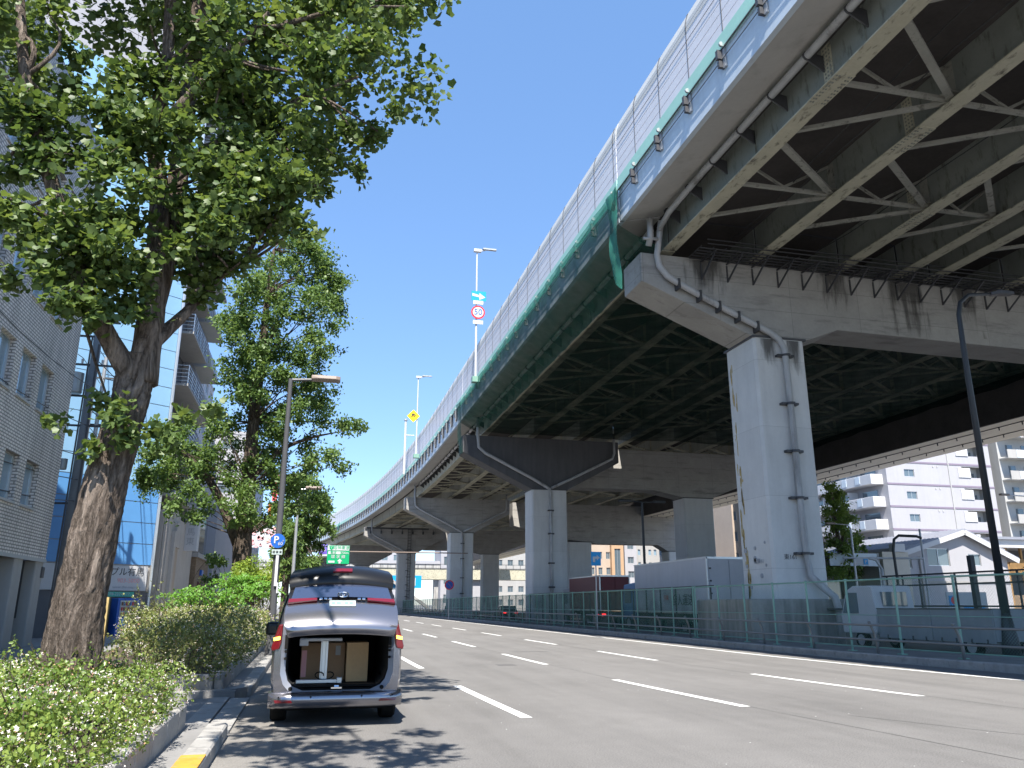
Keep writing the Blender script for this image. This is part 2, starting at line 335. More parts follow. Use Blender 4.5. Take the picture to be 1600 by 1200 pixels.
M['tan_wall'] = mat('tan_wall', (0.40,0.32,0.25), 0.75, var=0.05, scale=0.5)
M['beige'] = mat('beige_cladding', (0.66,0.60,0.49), 0.6, var=0.05, scale=0.6)
M['tile_roof'] = mat('roof_tile', (0.24,0.25,0.29), 0.5, var=0.1, scale=2)
M['van'] = mat('silver_paint', (0.27,0.265,0.29), 0.25, metal=0.85, coat=0.6)
M['van_light'] = mat('jamb_paint', (0.36,0.38,0.44), 0.35, metal=0.4, coat=0.5)
M['rubber'] = mat('rubber', (0.012,0.012,0.012), 0.9, spec=0.15)
M['gloss_black'] = mat('gloss_black', (0.010,0.010,0.011), 0.28, spec=0.35)
M['privacy'] = mat('privacy_glass', (0.03,0.04,0.075), 0.06, coat=1.0, spec=1.0)
M['red_lens'] = mat('red_lens', (0.13,0.006,0.010), 0.2, coat=0.8)
M['amber'] = mat('amber_lamp', (0.9,0.45,0.05), 0.3, emit=(1.0,0.55,0.08), estr=2.2)
M['chrome'] = mat('chrome', (0.75,0.78,0.8), 0.12, metal=1.0)
M['plate'] = mat('number_plate', (0.40,0.47,0.45), 0.5)
M['card'] = mat('cardboard', (0.33,0.20,0.11), 0.85, var=0.08, scale=3)
M['card2'] = mat('pale_cardboard', (0.50,0.31,0.15), 0.85, var=0.08, scale=3)
M['alu'] = mat('aluminium', (0.62,0.63,0.63), 0.35, metal=0.7)
M['sign_blue'] = mat('sign_blue', (0.01,0.10,0.42), 0.4)
M['sign_sky'] = mat('sign_light_blue', (0.01,0.30,0.65), 0.4)
M['sign_green'] = mat('sign_green', (0.0,0.32,0.12), 0.4)
M['sign_purple'] = mat('sign_purple', (0.13,0.08,0.45), 0.4)
M['sign_red'] = mat('sign_red', (0.65,0.02,0.03), 0.4)
M['sign_yellow'] = mat('sign_yellow', (0.85,0.55,0.01), 0.4)
M['ink'] = mat('ink', (0.03,0.03,0.035), 0.6)
M['ink_grey'] = mat('grey_ink', (0.33,0.34,0.36), 0.6)
M['ink_pink'] = mat('pink_ink', (0.75,0.36,0.36), 0.6)
M['pole_grey'] = mat('pole_grey', (0.07,0.07,0.075), 0.5, var=0.06, scale=1)
M['pole_conc'] = mat('pole_concrete', (0.20,0.21,0.22), 0.8, var=0.12, scale=1.5)
M['brown_lamp'] = mat('brown_lamp', (0.22,0.17,0.14), 0.5)
M['vend'] = mat('vending_blue', (0.02,0.10,0.42), 0.35)
M['yellow'] = mat('yellow_paint', (0.50,0.25,0.03), 0.7, var=0.2, scale=5, dirt=(0.25,0.24,0.22), dirt_amt=0.7, dscale=6, stretch=(1,1,1))
M['truck_white'] = mat('truck_box_white', (0.46,0.46,0.475), 0.5, var=0.04, scale=0.8, streak=0.06)
M['truck_grey'] = mat('truck_grey', (0.22,0.235,0.25), 0.55, var=0.08, scale=1.5, streak=0.1)
M['truck_blue'] = mat('truck_blue', (0.03,0.16,0.34), 0.4)
M['truck_red'] = mat('truck_red', (0.13,0.012,0.018), 0.5)
M['tail_red'] = mat('tail_lamp', (0.7,0.02,0.02), 0.3, emit=(1,0.03,0.03), estr=1.5)
M['wood'] = mat('timber_orange', (0.30,0.17,0.06), 0.75, var=0.15, scale=3)
M['banner_red'] = mat('banner_red', (0.62,0.10,0.10), 0.7)
M['banner_org'] = mat('banner_orange', (0.75,0.24,0.05), 0.7)
# ------------------------------------------------------------------ road and ground
def cv(o, s): return o + (o / 6.35) * 0.003 * max(0.0, 25.0 - s) ** 2 * (1 if o > 0 else 0)
def strip(mb, o0, o1, s0, s1, z, step=2.0, m=0):                  # a thin sheet following the curve of the road
    n = max(1, int(math.ceil((s1 - s0) / step)))
    for i in range(n):
        a, b = s0 + (s1-s0)*i/n, s0 + (s1-s0)*(i+1)/n
        mb.quad((cv(o0,a),a,z),(cv(o1,a),a,z),(cv(o1,b),b,z),(cv(o0,b),b,z), m)
def curb(mb, o0, o1, s0, s1, z0, z1, step=2.0, b=0.025):
    n = max(1, int(math.ceil((s1 - s0) / step))); rings = []
    for i in range(n+1):
        s = s0 + (s1-s0)*i/n; a, c = cv(o0,s), cv(o1,s)
        rings.append([(a,s,z0),(a,s,z1-b),(a+b,s,z1),(c-b,s,z1),(c,s,z1-b),(c,s,z0)])
    mb.loft(rings, True, True)
mb = MB(); mb.quad((-2500,-400,-0.03),(2500,-400,-0.03),(2500,4000,-0.03),(-2500,4000,-0.03)); tag(mb.build('ground', M['ground']), kind='structure')
mb = MB(); strip(mb, -0.9, 16.2, -30, 400, 0.0, 2.5); tag(mb.build('road', M['asphalt']), kind='structure')
mb = MB()
for o, s0, per, ln in ((2.9, 11.7, 9.4, 4.8), (6.33, 12.1, 9.55, 4.9), (9.9, 12.7, 9.75, 4.9)):
    k = -3
    while s0 + per*k < 190:
        if k < 0 and o > 5: k = 0
        strip(mb, o-0.08, o+0.08, s0+per*k, s0+per*k+ln, 0.004, 1.2); k += 1
strip(mb, 14.10, 14.25, -20, 230, 0.004)
tag(mb.build('lane_markings', M['paint']), kind='structure')
mb = MB()                                                         # thin joint cracks between the lanes
for o in (6.4, 9.98):
    p = []
    for i in range(60):
        s = 2 + i*0.9; p.append((cv(o,s)+0.02*math.sin(i*1.7)+random.uniform(-.015,.015), s))
    for (x0,y0),(x1,y1) in zip(p, p[1:]):
        w = random.uniform(0.004, 0.012); mb.quad((x0-w,y0,0.002),(x0+w,y0,0.002),(x1+w,y1,0.002),(x1-w,y1,0.002))
p = [(cv(8.3 - 0.32*i*0.35 + random.uniform(-.03,.03), 7+i*0.35*1.0), 7+i*0.35) for i in range(12)]
for (x0,y0),(x1,y1) in zip(p, p[1:]): mb.quad((x0-.01,y0,0.002),(x0+.01,y0,0.002),(x1+.01,y1,0.002),(x1-.01,y1,0.002))
tag(mb.build('road_cracks', mat('crack', (0.06,0.058,0.055), 0.95)), kind='structure')
mb = MB(); strip(mb, -0.84, -0.28, -30, 60, 0.003); tag(mb.build('gutter', mat('gutter_concrete', (0.19,0.178,0.162), 0.88, speck=0.2, var=0.14, scale=1.2, bump=0.4, bscale=60)), kind='structure')
# left pavement, lowered drive at s 11.2..15, kerbs
mb = MB(); mb.box(-9.7, -1.08, -30, 11.2, -0.02, 0.14); mb.box(-9.7, -1.45, 11.2, 15.0, -0.02, 0.05); mb.box(-9.7, -1.08, 15.0, 200, -0.02, 0.14)
mb.box(-40, -9.7, 34.5, 200, -0.02, 0.13)
tag(mb.build('pavement', M['pave']), kind='structure')
mb = MB()
for i in range(14): s = 11.0 - 0.62*(i+1)*1.0; mb.bbox(-1.08, -0.84, s+0.004, s+0.616, -0.02, 0.16, 0.02)
for i in range(40): s = 15.6 + 0.62*i; mb.bbox(-1.08, -0.84, s+0.004, s+0.616, -0.02, 0.16, 0.02)
mb.box(-1.45, -1.16, 11.2, 15.0, -0.02, 0.055); mb.box(-1.14, -0.84, 11.2, 15.0, -0.02, 0.035)
for k in range(6):                                                # rounded return of the kerb into the drive
    a0, a1 = R(15*k), R(15*(k+1)); c = (-2.0, 16.0)
    P = [(c[0]+r*math.cos(-t), c[1]+r*math.sin(-t)) for t in (a0,a1) for r in (1.16, 0.94)]
    mb.loft([[(P[0][0],P[0][1],z),(P[1][0],P[1][1],z),(P[3][0],P[3][1],z),(P[2][0],P[2][1],z)] for z in (-0.02,0.155)], True, True)
tag(mb.build('left_kerb', M['kerb']), kind='structure')
mb = MB(); mb.box(-1.07, -0.845, 7.3, 8.75, 0.155, 0.166); tag(mb.build('yellow_kerb_paint', M['yellow']), kind='structure')
# right kerb and median pavement
mb = MB()
s = 6.0
while s < 150: curb(mb, 15.62, 15.86, s+0.006, s+1.0-0.006, -0.02, 0.20, 1.0); s += 1.0
curb(mb, 15.62, 15.86, 150, 260, -0.02, 0.20, 4)
tag(mb.build('right_kerb', M['kerb']), kind='structure')
mb = MB(); strip(mb, 15.85, 17.4, 4, 260, 0.17); strip(mb, 17.4, 19.0, 4, 260, 0.172); tag(mb.build('median_pavement', M['pave_dark']), kind='structure')
mb = MB(); mb.quad((16.3,-30,0.008),(46,-30,0.008),(46,260,0.008),(16.3,260,0.008)); tag(mb.build('parking_yard', mat('yard_asphalt', (0.07,0.07,0.068), 0.9, var=0.15, scale=0.6)), kind='structure')
mb = MB(); mb.quad((46.02,-30,0.004),(58,-30,0.004),(58,300,0.004),(46.02,300,0.004)); tag(mb.build('side_road', M['asphalt']), kind='structure')
# ------------------------------------------------------------------ viaduct
def sh(s): return 0.0 if s < 85 else -0.0008*(s-85)**2
def dz(s): return -0.010*(s-30)
def vp(o, s, z): return (o + sh(s), s, z + dz(s))
def svals(a, b, step=4.0):
    n = max(1, int(math.ceil((b-a)/step))) if b > 85 else 1
    if b > 85 and a < 85: n = max(n, 2)
    return [a + (b-a)*i/n for i in range(n+1)]
def sweep(mb, prof, a, b, m=0, step=4.0):
    mb.loft([[vp(o, s, z) for o, z in prof] for s in svals(a, b, step)], True, True, m)
def rect(o0, o1, z0, z1): return [(o0,z0),(o1,z0),(o1,z1),(o0,z1)]
def girder(mb, o, a, b, z0=16.75, z1=18.35, w=0.62):
    sweep(mb, rect(o-0.012, o+0.012, z0+0.04, z1), a, b, 0)
    sweep(mb, rect(o-w/2, o+w/2, z0, z0+0.045), a, b, 1)
def shared(name, src, parent):                                     # another part sharing a mesh
    o = bpy.data.objects.new(name, src.data); o.parent = parent; return link(o)
LEFT_G = (14.65, 19.0, 23.35, 26.6); RIGHT_G = (28.4, 32.8, 37.2, 41.6, 45.4)
JOINTS = [-12, 29.7, 67.6, 107.6, 147.6, 188, 228]
def span(idx, a, b, left=True):
    a += 0.06; b -= 0.06
    names = ['nearest viaduct span overhead with stained green girders and lattice bracing', 'second viaduct span wrapped in green netting beyond the first pier',
             'viaduct span with pale beam between the second and third piers', 'viaduct span between the third and fourth piers', 'viaduct span beyond the fourth pier bending left',
             'distant viaduct span curving left towards the far tree', 'farthest viaduct span curving away behind the far tree']
    rnames = [n.replace('viaduct span', 'right hand viaduct deck') for n in names]
    rnames[1] = 'dark right hand deck past the netted span'
    t = thing('viaduct_span', vp(19 if left else 36, a, 16.7), (names if left else rnames)[idx], 'viaduct', 'left viaduct spans' if left else 'right viaduct spans')
    G = LEFT_G if left else RIGHT_G
    e0, e1 = (12.35, 27.84 if idx < 2 else 26.95) if left else (27.85, 46.6)
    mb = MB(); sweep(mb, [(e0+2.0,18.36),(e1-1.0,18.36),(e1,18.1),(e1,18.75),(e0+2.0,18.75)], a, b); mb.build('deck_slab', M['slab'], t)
    mb = MB()
    if left: sweep(mb, [(e0+0.02,17.9),(e0+0.02,18.5),(e0+1.99,18.76),(e0+1.99,18.36)], a, b)
    else: sweep(mb, [(e0+0.02,17.9),(e0+0.02,18.5),(e0+1.99,18.76),(e0+1.99,18.36)], a, b)
    mb.build('cantilever', M['soffit'], t)
    for gi, o in enumerate(G):
        mb = MB(); girder(mb, o, a, b)
        if gi == 0 and left:                                       # stiffeners on the outer girder
            for k in range(int((b-a)/6)):
                s = a + 4.2 + 6*k; mb.box(o+sh(s)-0.07, o+sh(s)-0.013, s, s+0.02, 16.8+dz(s), 18.3+dz(s), 0)
        mb.build('girder', [M['girder'] if idx in (0,1) else M['girder_white'], M['flange']], t)
    if idx <= 3:                                                    # lattice wind bracing between the girders
        bays = [(G[i], G[i+1]) for i in range(len(G)-1)]
        if not left: bays = bays[:4]
        for bi, (o0, o1) in enumerate(bays):
            mb = MB(); per = 6.15; k = 0; s = 17.85 - per*8
            while s < b - 0.5:
                if s > a + 3.2:
                    z = 16.98
                    g = lambda o, ss, zz=z: vp(o, ss, zz)
                    w = 0.16
                    mb.beam(g(o0+.05, s-2.9), g(o1-.05, s), w*1.5, 0.12, 0)
                    mb.beam(g(o0+.05, s+0.1), g(o1-.05, s+0.05, 17.0), w, 0.12, 0)
                    if s+2.9 < b-0.3: mb.beam(g(o0+.05, s+2.9, 16.96), g(o1-.05, s+0.1, 16.96), w, 0.12, 0)
                    mb.beam(g(o0+.05, s+0.1, 18.25), g((o0+o1)/2, s+0.05, 17.05), 0.09, 0.09, 0)
                    mb.beam(g(o1-.05, s+0.1, 18.25), g((o0+o1)/2, s+0.07, 17.05), 0.09, 0.09, 0)
                    mb.box(o1-0.55+sh(s), o1-0.02+sh(s), s-0.35, s+0.4, 17.03+dz(s), 17.045+dz(s), 0)   # gusset plate
                    mb.box(o1-0.02+sh(s), o1-0.014+sh(s), s-0.2, s+0.2, 16.9+dz(s), 18.3+dz(s), 0)
                s += per
            if mb.v: mb.build('wind_bracing', M['flange'] if idx else M['girder_brace'], t)
    if left and idx == 0:
        for gi, o in enumerate(G[:3]):                             # riveted splice plates
            for ss in (9.5, 17.3) if gi == 0 else ((19.0,) if gi == 1 else (24.0,)):
                mb = MB(); mb.box(o-0.33, o+0.33, ss, ss+1.5, 16.735+dz(ss), 16.75+dz(ss), 0)
                mb.box(o-0.03, o-0.013, ss+0.5, ss+0.95, 16.82+dz(ss), 18.3+dz(ss), 0)
                for i in range(9):
                    for j in (-0.25,-0.16,0.16,0.25): mb.box(o+j-.025, o+j+.025, ss+0.08+i*0.165, ss+0.13+i*0.165, 16.715+dz(ss), 16.736+dz(ss), 1)
                for i in range(10):
                    for j in range(3): mb.box(o-0.05, o-0.029, ss+0.56+j*0.13, ss+0.61+j*0.13, 16.9+dz(ss)+i*0.14, 16.95+dz(ss)+i*0.14, 1)
                mb.build('splice_plate', [M['flange'], M['girder']], t)
    if left:
        mb = MB(); sweep(mb, [(e0,17.88),(e0+0.2,17.88),(e0+0.2,19.4),(e0,19.4)], a, b); mb.build('edge_beam', M['fascia'], t)
        mb = MB(); sweep(mb, [(e0-0.10,19.40),(e0+0.03,19.40),(e0+0.03,19.62),(e0-0.10,19.62)], a, b); sweep(mb, [(e0-0.07,19.63),(e0+0.03,19.63),(e0+0.03,19.98),(e0-0.07,19.98)], a, b)
        mb.build('mint_rail', M['mint'], t)
        bar = MB(); zz = 20.0
        for hgt in (0.42, 0.42, 0.40, 0.40, 0.38):
            sweep(bar, [(e0-0.03,zz),(e0+0.05,zz),(e0+0.05,zz+hgt-0.03),(e0-0.03,zz+hgt-0.03)], a, b, 0)
            sweep(bar, rect(e0-0.01, e0+0.04, zz+hgt-0.03, zz+hgt), a, b, 1); zz += hgt
        br = bar.build('noise_barrier', [M['panel'], M['seam']], t)
        mb = MB(); sweep(mb, [(e0-0.03,zz),(e0+0.05,zz),(e0+0.09,zz+0.4),(e0+0.24,zz+0.85),(e0+0.34,zz+0.98),(e0+0.28,zz+1.02),(e0+0.12,zz+0.88),(e0-0.01,zz+0.42)], a, b)
        mb.build('curved_cap', M['panel_top'], br)
        n = int((b-a-0.6)/2.5); ph = 29.7 - 2.1
        ss = [s for s in [ph + 2.52*k for k in range(-18, 100)] if a+0.3 < s < b-0.3]
        for s in ss:                                               # upright, clamp ring and bracket every 2.5 m
            x, z = e0+sh(s), dz(s)
            mb = MB(); mb.box(x-0.047, x-0.031, s-0.011, s+0.011, 19.98+z, 22.4+z)
            mb.tube([(x-0.04,s,22.4+z),(x+0.06,s,22.8+z),(x+0.2,s,23.0+z)], 0.015, 5)
            mb.build('upright', M['steel_dark'], t)
            mb = MB(); mb.tube([(x-0.14,s-0.02,19.5+z),(x-0.14,s+0.05,19.5+z)], 0.085, 10, True, 0)
            mb.box(x-0.09, x-0.002, s-0.07, s+0.07, 18.62+z, 19.38+z, 0)
            mb.box(x-0.26, x-0.002, s+0.08, s+0.22, 18.98+z, 19.32+z, 1); mb.box(x-0.22, x-0.002, s+0.08, s+0.2, 18.66+z, 18.9+z, 1)
            if idx >= 2: mb.box(x-.12, x-.003, s-.42, s+.38, 18.35+z, 19.36+z, 1); mb.box(x-.16, x-.121, s-.05, s+.12, 18.2+z, 19.3+z, 0)
            mb.build('bracket', [M['steel'], M['steel_dark']], t)
        mb = MB()
        for q, zz in enumerate((19.34, 18.96)):
            pts = [vp(e0-0.10, s, zz) for s in svals(a, b, 4)]; mb.tube(pts, 0.03 if q == 0 else 0.016, 5)
        for zz in (21.6, 22.15): mb.tube([vp(e0-0.06, s, zz) for s in svals(a, b, 4)], 0.006, 4)
        mb.build('cable', M['steel_dark'], t)
    else:
        mb = MB(); sweep(mb, [(e1-0.25,17.9),(e1,17.9),(e1,20.6),(e1-0.25,20.6)], a, b); mb.build('parapet', M['panel'], t)
    if left and idx <= 2:                                          # drain pipe slung under the cantilever
        mb = MB(); o = 14.1
        if idx == 0: pts = [(14.05,s,17.95+dz(s)) for s in range(-11, 28, 3)] + [(14.0,28.2,17.8),(13.9,29.0,17.4)]
        else: pts = [vp(14.1, a+0.5+(b-a-1.5)*i/8, 17.95) for i in range(9)]
        mb.tube(pts, 0.13, 10); d = mb.build('drain_pipe', M['pipe'], t, smooth=True)
        s = a + 1.4
        while s < b - 1:
            mb = MB(); mb.loft([[vp(14.05,s,18.12),vp(14.05,s+.05,18.12),vp(14.05,s+.05,17.76),vp(14.05,s,17.76)],[vp(14.63,s,18.02),vp(14.63,s+.05,18.02),vp(14.63,s+.05,17.45),vp(14.63,s,17.45)]])
            mb.tube([vp(14.05,s,17.95),vp(14.05,s+.06,17.95)], 0.16, 10); mb.build('pipe_bracket', M['steel_dark'], d); s += 2.05
    if left and idx == 0:
        for (o1, z1, o2, z2) in ((16.5,17.6,17.4,17.3),(17.6,17.3,17.8,17.5),(22.5,17.4,21.7,17.2)):
            mb = MB(); mb.tube([vp(o1+(o2-o1)*i/10+0.1*math.sin(i), 8+2.1*i, z1+(z2-z1)*i/10-0.15*math.sin(i*0.9)**2) for i in range(11)], 0.022, 5); mb.build('hanging_cable', M['black'], t)
    return t
M['girder_brace'] = mat('bracing_paint', (0.29,0.285,0.245), 0.65, var=0.12, scale=1.0, dirt=(0.07,0.065,0.055), dirt_amt=0.9, dscale=2.8, stretch=(1,1,1))
for i in range(6):
    span(i, JOINTS[i], JOINTS[i+1], True)
    if i < 5: span(i, JOINTS[i], JOINTS[i+1], False)
# ------------------------------------------------------------------ piers
def formwork(m, w, h, amt):                                        # pour joints and board marks of the concrete
    nt = m.node_tree; N, L = nt.nodes, nt.links; b = N['Principled BSDF']; src = b.inputs['Base Color'].links[0].from_socket
    g = N.new('ShaderNodeNewGeometry'); sp = N.new('ShaderNodeSeparateXYZ'); L.new(g.outputs['Position'], sp.inputs[0]); a = N.new('ShaderNodeMath'); L.new(sp.outputs['X'], a.inputs[0]); L.new(sp.outputs['Y'], a.inputs[1])
    cb = N.new('ShaderNodeCombineXYZ'); L.new(a.outputs[0], cb.inputs[0]); L.new(sp.outputs['Z'], cb.inputs[1])
    t = N.new('ShaderNodeTexBrick'); t.offset = 0; t.inputs['Scale'].default_value = 1; t.inputs['Brick Width'].default_value = w; t.inputs['Row Height'].default_value = h; t.inputs['Mortar Size'].default_value = 0.012
    t.inputs['Color1'].default_value = (1,1,1,1); t.inputs['Color2'].default_value = (.92,.92,.92,1); t.inputs['Mortar'].default_value = (1-amt,1-amt,1-amt,1); L.new(cb.outputs[0], t.inputs['Vector'])
    mx = N.new('ShaderNodeMix'); mx.data_type = 'RGBA'; mx.blend_type = 'MULTIPLY'; mx.inputs['Factor'].default_value = 1; L.new(src, mx.inputs['A']); L.new(t.outputs['Color'], mx.inputs['B']); L.new(mx.outputs['Result'], b.inputs['Base Color'])
formwork(M['concrete_beam'], 3.6, 1.2, 0.35); formwork(M['column'], 40, 3.0, 0.22)
M['beam_dark'] = mat('dark_beam_concrete', (0.10,0.10,0.105), 0.8, var=0.08, scale=0.6, streak=0.2)  # darker concrete tone for the second T crossbeam
def stainmat(name, col, amt):
    m = bpy.data.materials.new(name); m.use_nodes = True; nt = m.node_tree; N, L = nt.nodes, nt.links; b = N['Principled BSDF']; b.inputs['Base Color'].default_value = (*col,1); b.inputs['Roughness'].default_value = .9
    t = N.new('ShaderNodeBsdfTransparent'); mx = N.new('ShaderNodeMixShader'); L.new(t.outputs[0], mx.inputs[1]); L.new(b.outputs[0], mx.inputs[2]); L.new(mx.outputs[0], N['Material Output'].inputs[0])
    g = N.new('ShaderNodeNewGeometry'); mp = N.new('ShaderNodeMapping'); mp.inputs['Scale'].default_value = (1,1,.16); L.new(g.outputs['Position'], mp.inputs['Vector'])
    n = N.new('ShaderNodeTexNoise'); n.inputs['Scale'].default_value = 3.2; n.inputs['Detail'].default_value = 6; n.inputs['Roughness'].default_value = .65; L.new(mp.outputs[0], n.inputs['Vector'])
    tc = N.new('ShaderNodeTexCoord'); sp = N.new('ShaderNodeSeparateXYZ'); L.new(tc.outputs['Generated'], sp.inputs[0])
    ed = N.new('ShaderNodeMath'); ed.operation = 'PINGPONG'; ed.inputs[1].default_value = .5; L.new(sp.outputs['X'], ed.inputs[0])      # fades out to the sides and downwards
    m1 = N.new('ShaderNodeMath'); m1.operation = 'MULTIPLY'; L.new(ed.outputs[0], m1.inputs[0]); L.new(sp.outputs['Z'], m1.inputs[1])
    m2 = N.new('ShaderNodeMath'); m2.operation = 'MULTIPLY_ADD'; m2.inputs[1].default_value = 1.1; L.new(m1.outputs[0], m2.inputs[0]); L.new(n.outputs['Fac'], m2.inputs[2])
    mr = N.new('ShaderNodeMapRange'); mr.inputs['From Min'].default_value = .58; mr.inputs['From Max'].default_value = .85; mr.inputs['To Max'].default_value = amt; L.new(m2.outputs[0], mr.inputs[0]); L.new(mr.outputs[0], mx.inputs[0])
    return m
M['stain'] = stainmat('water_stain', (0.06,0.054,0.048), 0.62)
def pier(s0, zdrop, poly, cols, label, depth=2.0, plinth=None, number=None, pipe=None, cable_rack=None, sheared=0.0, group='viaduct piers', lights=None, ladder=None, beam=None):
    c0 = cols[0]
    t = thing('viaduct_pier', ((c0[0]+c0[1])/2 + sheared, s0+1, 0), label, 'pier', group)
    P = [(o+sheared, z+zdrop) for o, z in poly]
    mb = MB(); mb.prism(P, s0, s0+depth); mb.build('crossbeam', beam or M['concrete_beam'], t, bevel=0.04)
    for (o0, o1, ztop) in cols:
        o0 += sheared; o1 += sheared
        mb = MB(); d = 2.5; y0 = s0-0.06; b = 0.12
        ring = [(o0+b,y0),(o1-b,y0),(o1,y0+b),(o1,y0+d-b),(o1-b,y0+d),(o0+b,y0+d),(o0,y0+d-b),(o0,y0+b)]
        mb.loft([[(x,y,z) for x,y in ring] for z in (0, ztop+zdrop)], True, True)
        c = mb.build('column', M['column'], t)
        mb = MB(); mb.box(o0-0.06, o1+0.06, y0-0.06, y0+d+0.06, ztop+zdrop-0.02, ztop+zdrop+0.07); mb.build('bearing_ledge', M['pole_grey'], c)
    if plinth:
        mb = MB(); mb.bbox(*plinth, 0.0, 1.78, 0.05); mb.build('plinth', M['plinth'], t)
    return t
t1 = pier(29.8, 0, [(13.3,16.58),(13.3,15.22),(18.4,13.12),(21.2,13.12),(21.4,13.15),(22.9,13.75),(38,13.6),(38.4,12.9),(41.2,12.9),(45.8,14.9),(45.8,16.58)],
     [(18.5,21.05,13.05),(38.5,41.0,12.85)], 'nearest concrete pier with stencilled number and kinked drain pipe on its column', plinth=(16.9,22.6,29.0,33.6))
for (xa, xb, za, zb) in ((25.2,28.6,13.75,16.5),(21.9,24.2,14.4,16.5),(29.5,31.4,14.0,16.5),(15.2,17.4,14.9,16.5)):
    mb = MB(); mb.quad((xa,29.792,za),(xb,29.792,za),(xb,29.792,zb),(xa,29.792,zb)); mb.build('water_stain', M['stain'], t1)
for (xa, xb, za, zb) in ((18.65,19.7,11.4,13.0),(20.0,20.95,11.0,13.0)):
    mb = MB(); mb.quad((xa,29.732,za),(xb,29.732,za),(xb,29.732,zb),(xa,29.732,zb)); mb.build('water_stain', M['stain'], t1)
# drain pipe of the nearest pier
mb = MB()
yy = 29.55
P = [(14.0,29.0,17.8),(13.98,29.3,17.0),(13.98,yy,16.4),(14.05,yy,15.9),(14.4,yy,15.45),(15.0,yy,15.12),(17.0,yy,14.2),(19.2,yy,13.25),(19.65,yy,12.95),(19.85,yy-0.05,12.5),(19.9,yy-.05,9.0),(19.9,yy-.05,6.0),(19.95,yy-.05,3.5),(20.05,yy-.05,2.7),(20.3,yy-.4,2.25),(20.6,yy-.72,1.85),(20.7,yy-.78,1.3),(20.7,yy-.78,0.0)]
mb.tube(P, [0.14]*13+[0.15]*5, 12); dp = mb.build('drain_pipe', M['pipe'], t1, smooth=True)
for (x, z) in ((14.9,15.15),(15.9,14.7),(16.8,14.28),(17.7,13.88),(18.6,13.5)):
    mb = MB(); mb.box(x-.05, x+.05, yy-0.17, 29.8, z-0.28, z+0.18); mb.build('pipe_clamp', M['steel_dark'], dp)
for z in (12.2, 10.0, 7.9, 5.9, 3.6):
    mb = MB(); mb.tube([(19.9,yy-.05,z-.05),(19.9,yy-.05,z+.05)], 0.2, 12); mb.box(19.5,20.3,yy-0.06,29.74,z-.05,z+.05); mb.build('pipe_clamp', M['steel_dark'], dp)
mb = MB(); mb.box(20.3, 20.95, yy-0.98, yy-0.55, 1.35, 1.42); mb.build('pipe_clamp', M['steel_dark'], dp)
mb = MB(); mb.tube([(13.55,29.2,17.95),(13.55,29.2,17.1),(13.55,29.45,16.75)], 0.14, 10); mb.tube([(13.2,29.2,16.95),(13.9,29.2,17.0)], 0.07, 8); mb.build('inlet_pipe', M['pipe'], dp, smooth=True)
text('pier_number', '東161', 0.25, (19.35,29.73,3.45), (1,0,0), (0,0,1), M['ink'], t1, 0.003)
text('pier_number', '東161', 0.25, (18.435,30.6,3.3), (0,-1,0), (0,0,1), M['ink_grey'], t1, 0.003)
mb = MB()
for i in range(60):                                               # rust runs and chipped patches on the road side of the column
    z = 1.9 + 10.5*rng.uniform(0,1)**1.4; y = 31.75 + 0.12*math.sin(z*1.7) + rng.normal(0,.07); hgt = rng.uniform(.05,.5); w_ = rng.uniform(.015,.06)
    P_ = [(18.485,y+w_*math.cos(a_)*rng.uniform(.6,1.2),z+hgt*math.sin(a_)*rng.uniform(.6,1.1)) for a_ in [k*math.pi/4 for k in range(8)]]
    mb.loft([P_, [(18.499+.0002*i,p_[1],p_[2]) for p_ in P_]])
tag(mb.build('rust_patch', M['rust'], t1), kind='stuff')
for i in range(12):
    y = 30.2 + random.uniform(0,1.7); z = 2.0 + random.uniform(0,2.6); r = random.uniform(.05,.12)
    mb = MB(); mb.tube([(18.47,y,z),(18.499,y,z)], r, 7); mb.build('chipped_patch', M['ink_grey'], t1)
for k in range(15):                                               # cable rack with triangular brackets along the crossbeam
    x = 16.2 + k*1.28
    mb = MB(); y = 29.8
    mb.beam((x,y-.02,16.35),(x,y-.02,15.55),0.06,0.06); mb.beam((x,y-.02,15.58),(x+0.15,y-1.2,16.5),0.06,0.06); mb.beam((x,y-.02,16.42),(x+0.15,y-1.25,16.5),0.06,0.06); mb.build('rack_bracket', M['steel_dark'], t1)
mb = MB()
for q in range(5): mb.beam((15.6,29.7-0.27*q,16.52),(34,29.7-0.27*q,16.52),0.05,0.05)
for q in range(30): mb.beam((15.6+q*0.6,29.75,16.56),(15.6+q*0.6,28.5,16.56),0.04,0.03)
for q in (0.35,0.75): mb.beam((15.9,28.5,16.52+q*0.5),(34,28.5,16.52+q*0.5),0.04,0.04)
mb.build('cable_rack', M['steel_dark'], t1)
TP = [(12.35,16.3),(12.35,14.75),(18.5,11.75),(21.8,11.75),(26.8,14.4),(26.8,16.3)]
RP = [(26.95,16.3),(23.5,15.9),(23.5,12.5),(31.6,12.5),(34.5,11.9),(37.6,11.9),(43.5,14.2),(45.8,14.8),(45.8,16.3)]
lab = [('second concrete pier with a dark T shaped crossbeam past the netted span','right hand portal pier behind the second T shaped pier'),
       ('third concrete pier with bent drain pipe, its crossbeam tip sunlit on the right','right hand portal pier behind the third pier, beside a tall sunlit slit'),
       ('fourth concrete pier with a ladder up its column','right hand pier behind the fourth pier'), ('fifth pier where the viaduct starts to bend left', None), ('sixth far pier under the bending viaduct', None), ('farthest pier at the end of the viaduct bend', None)]
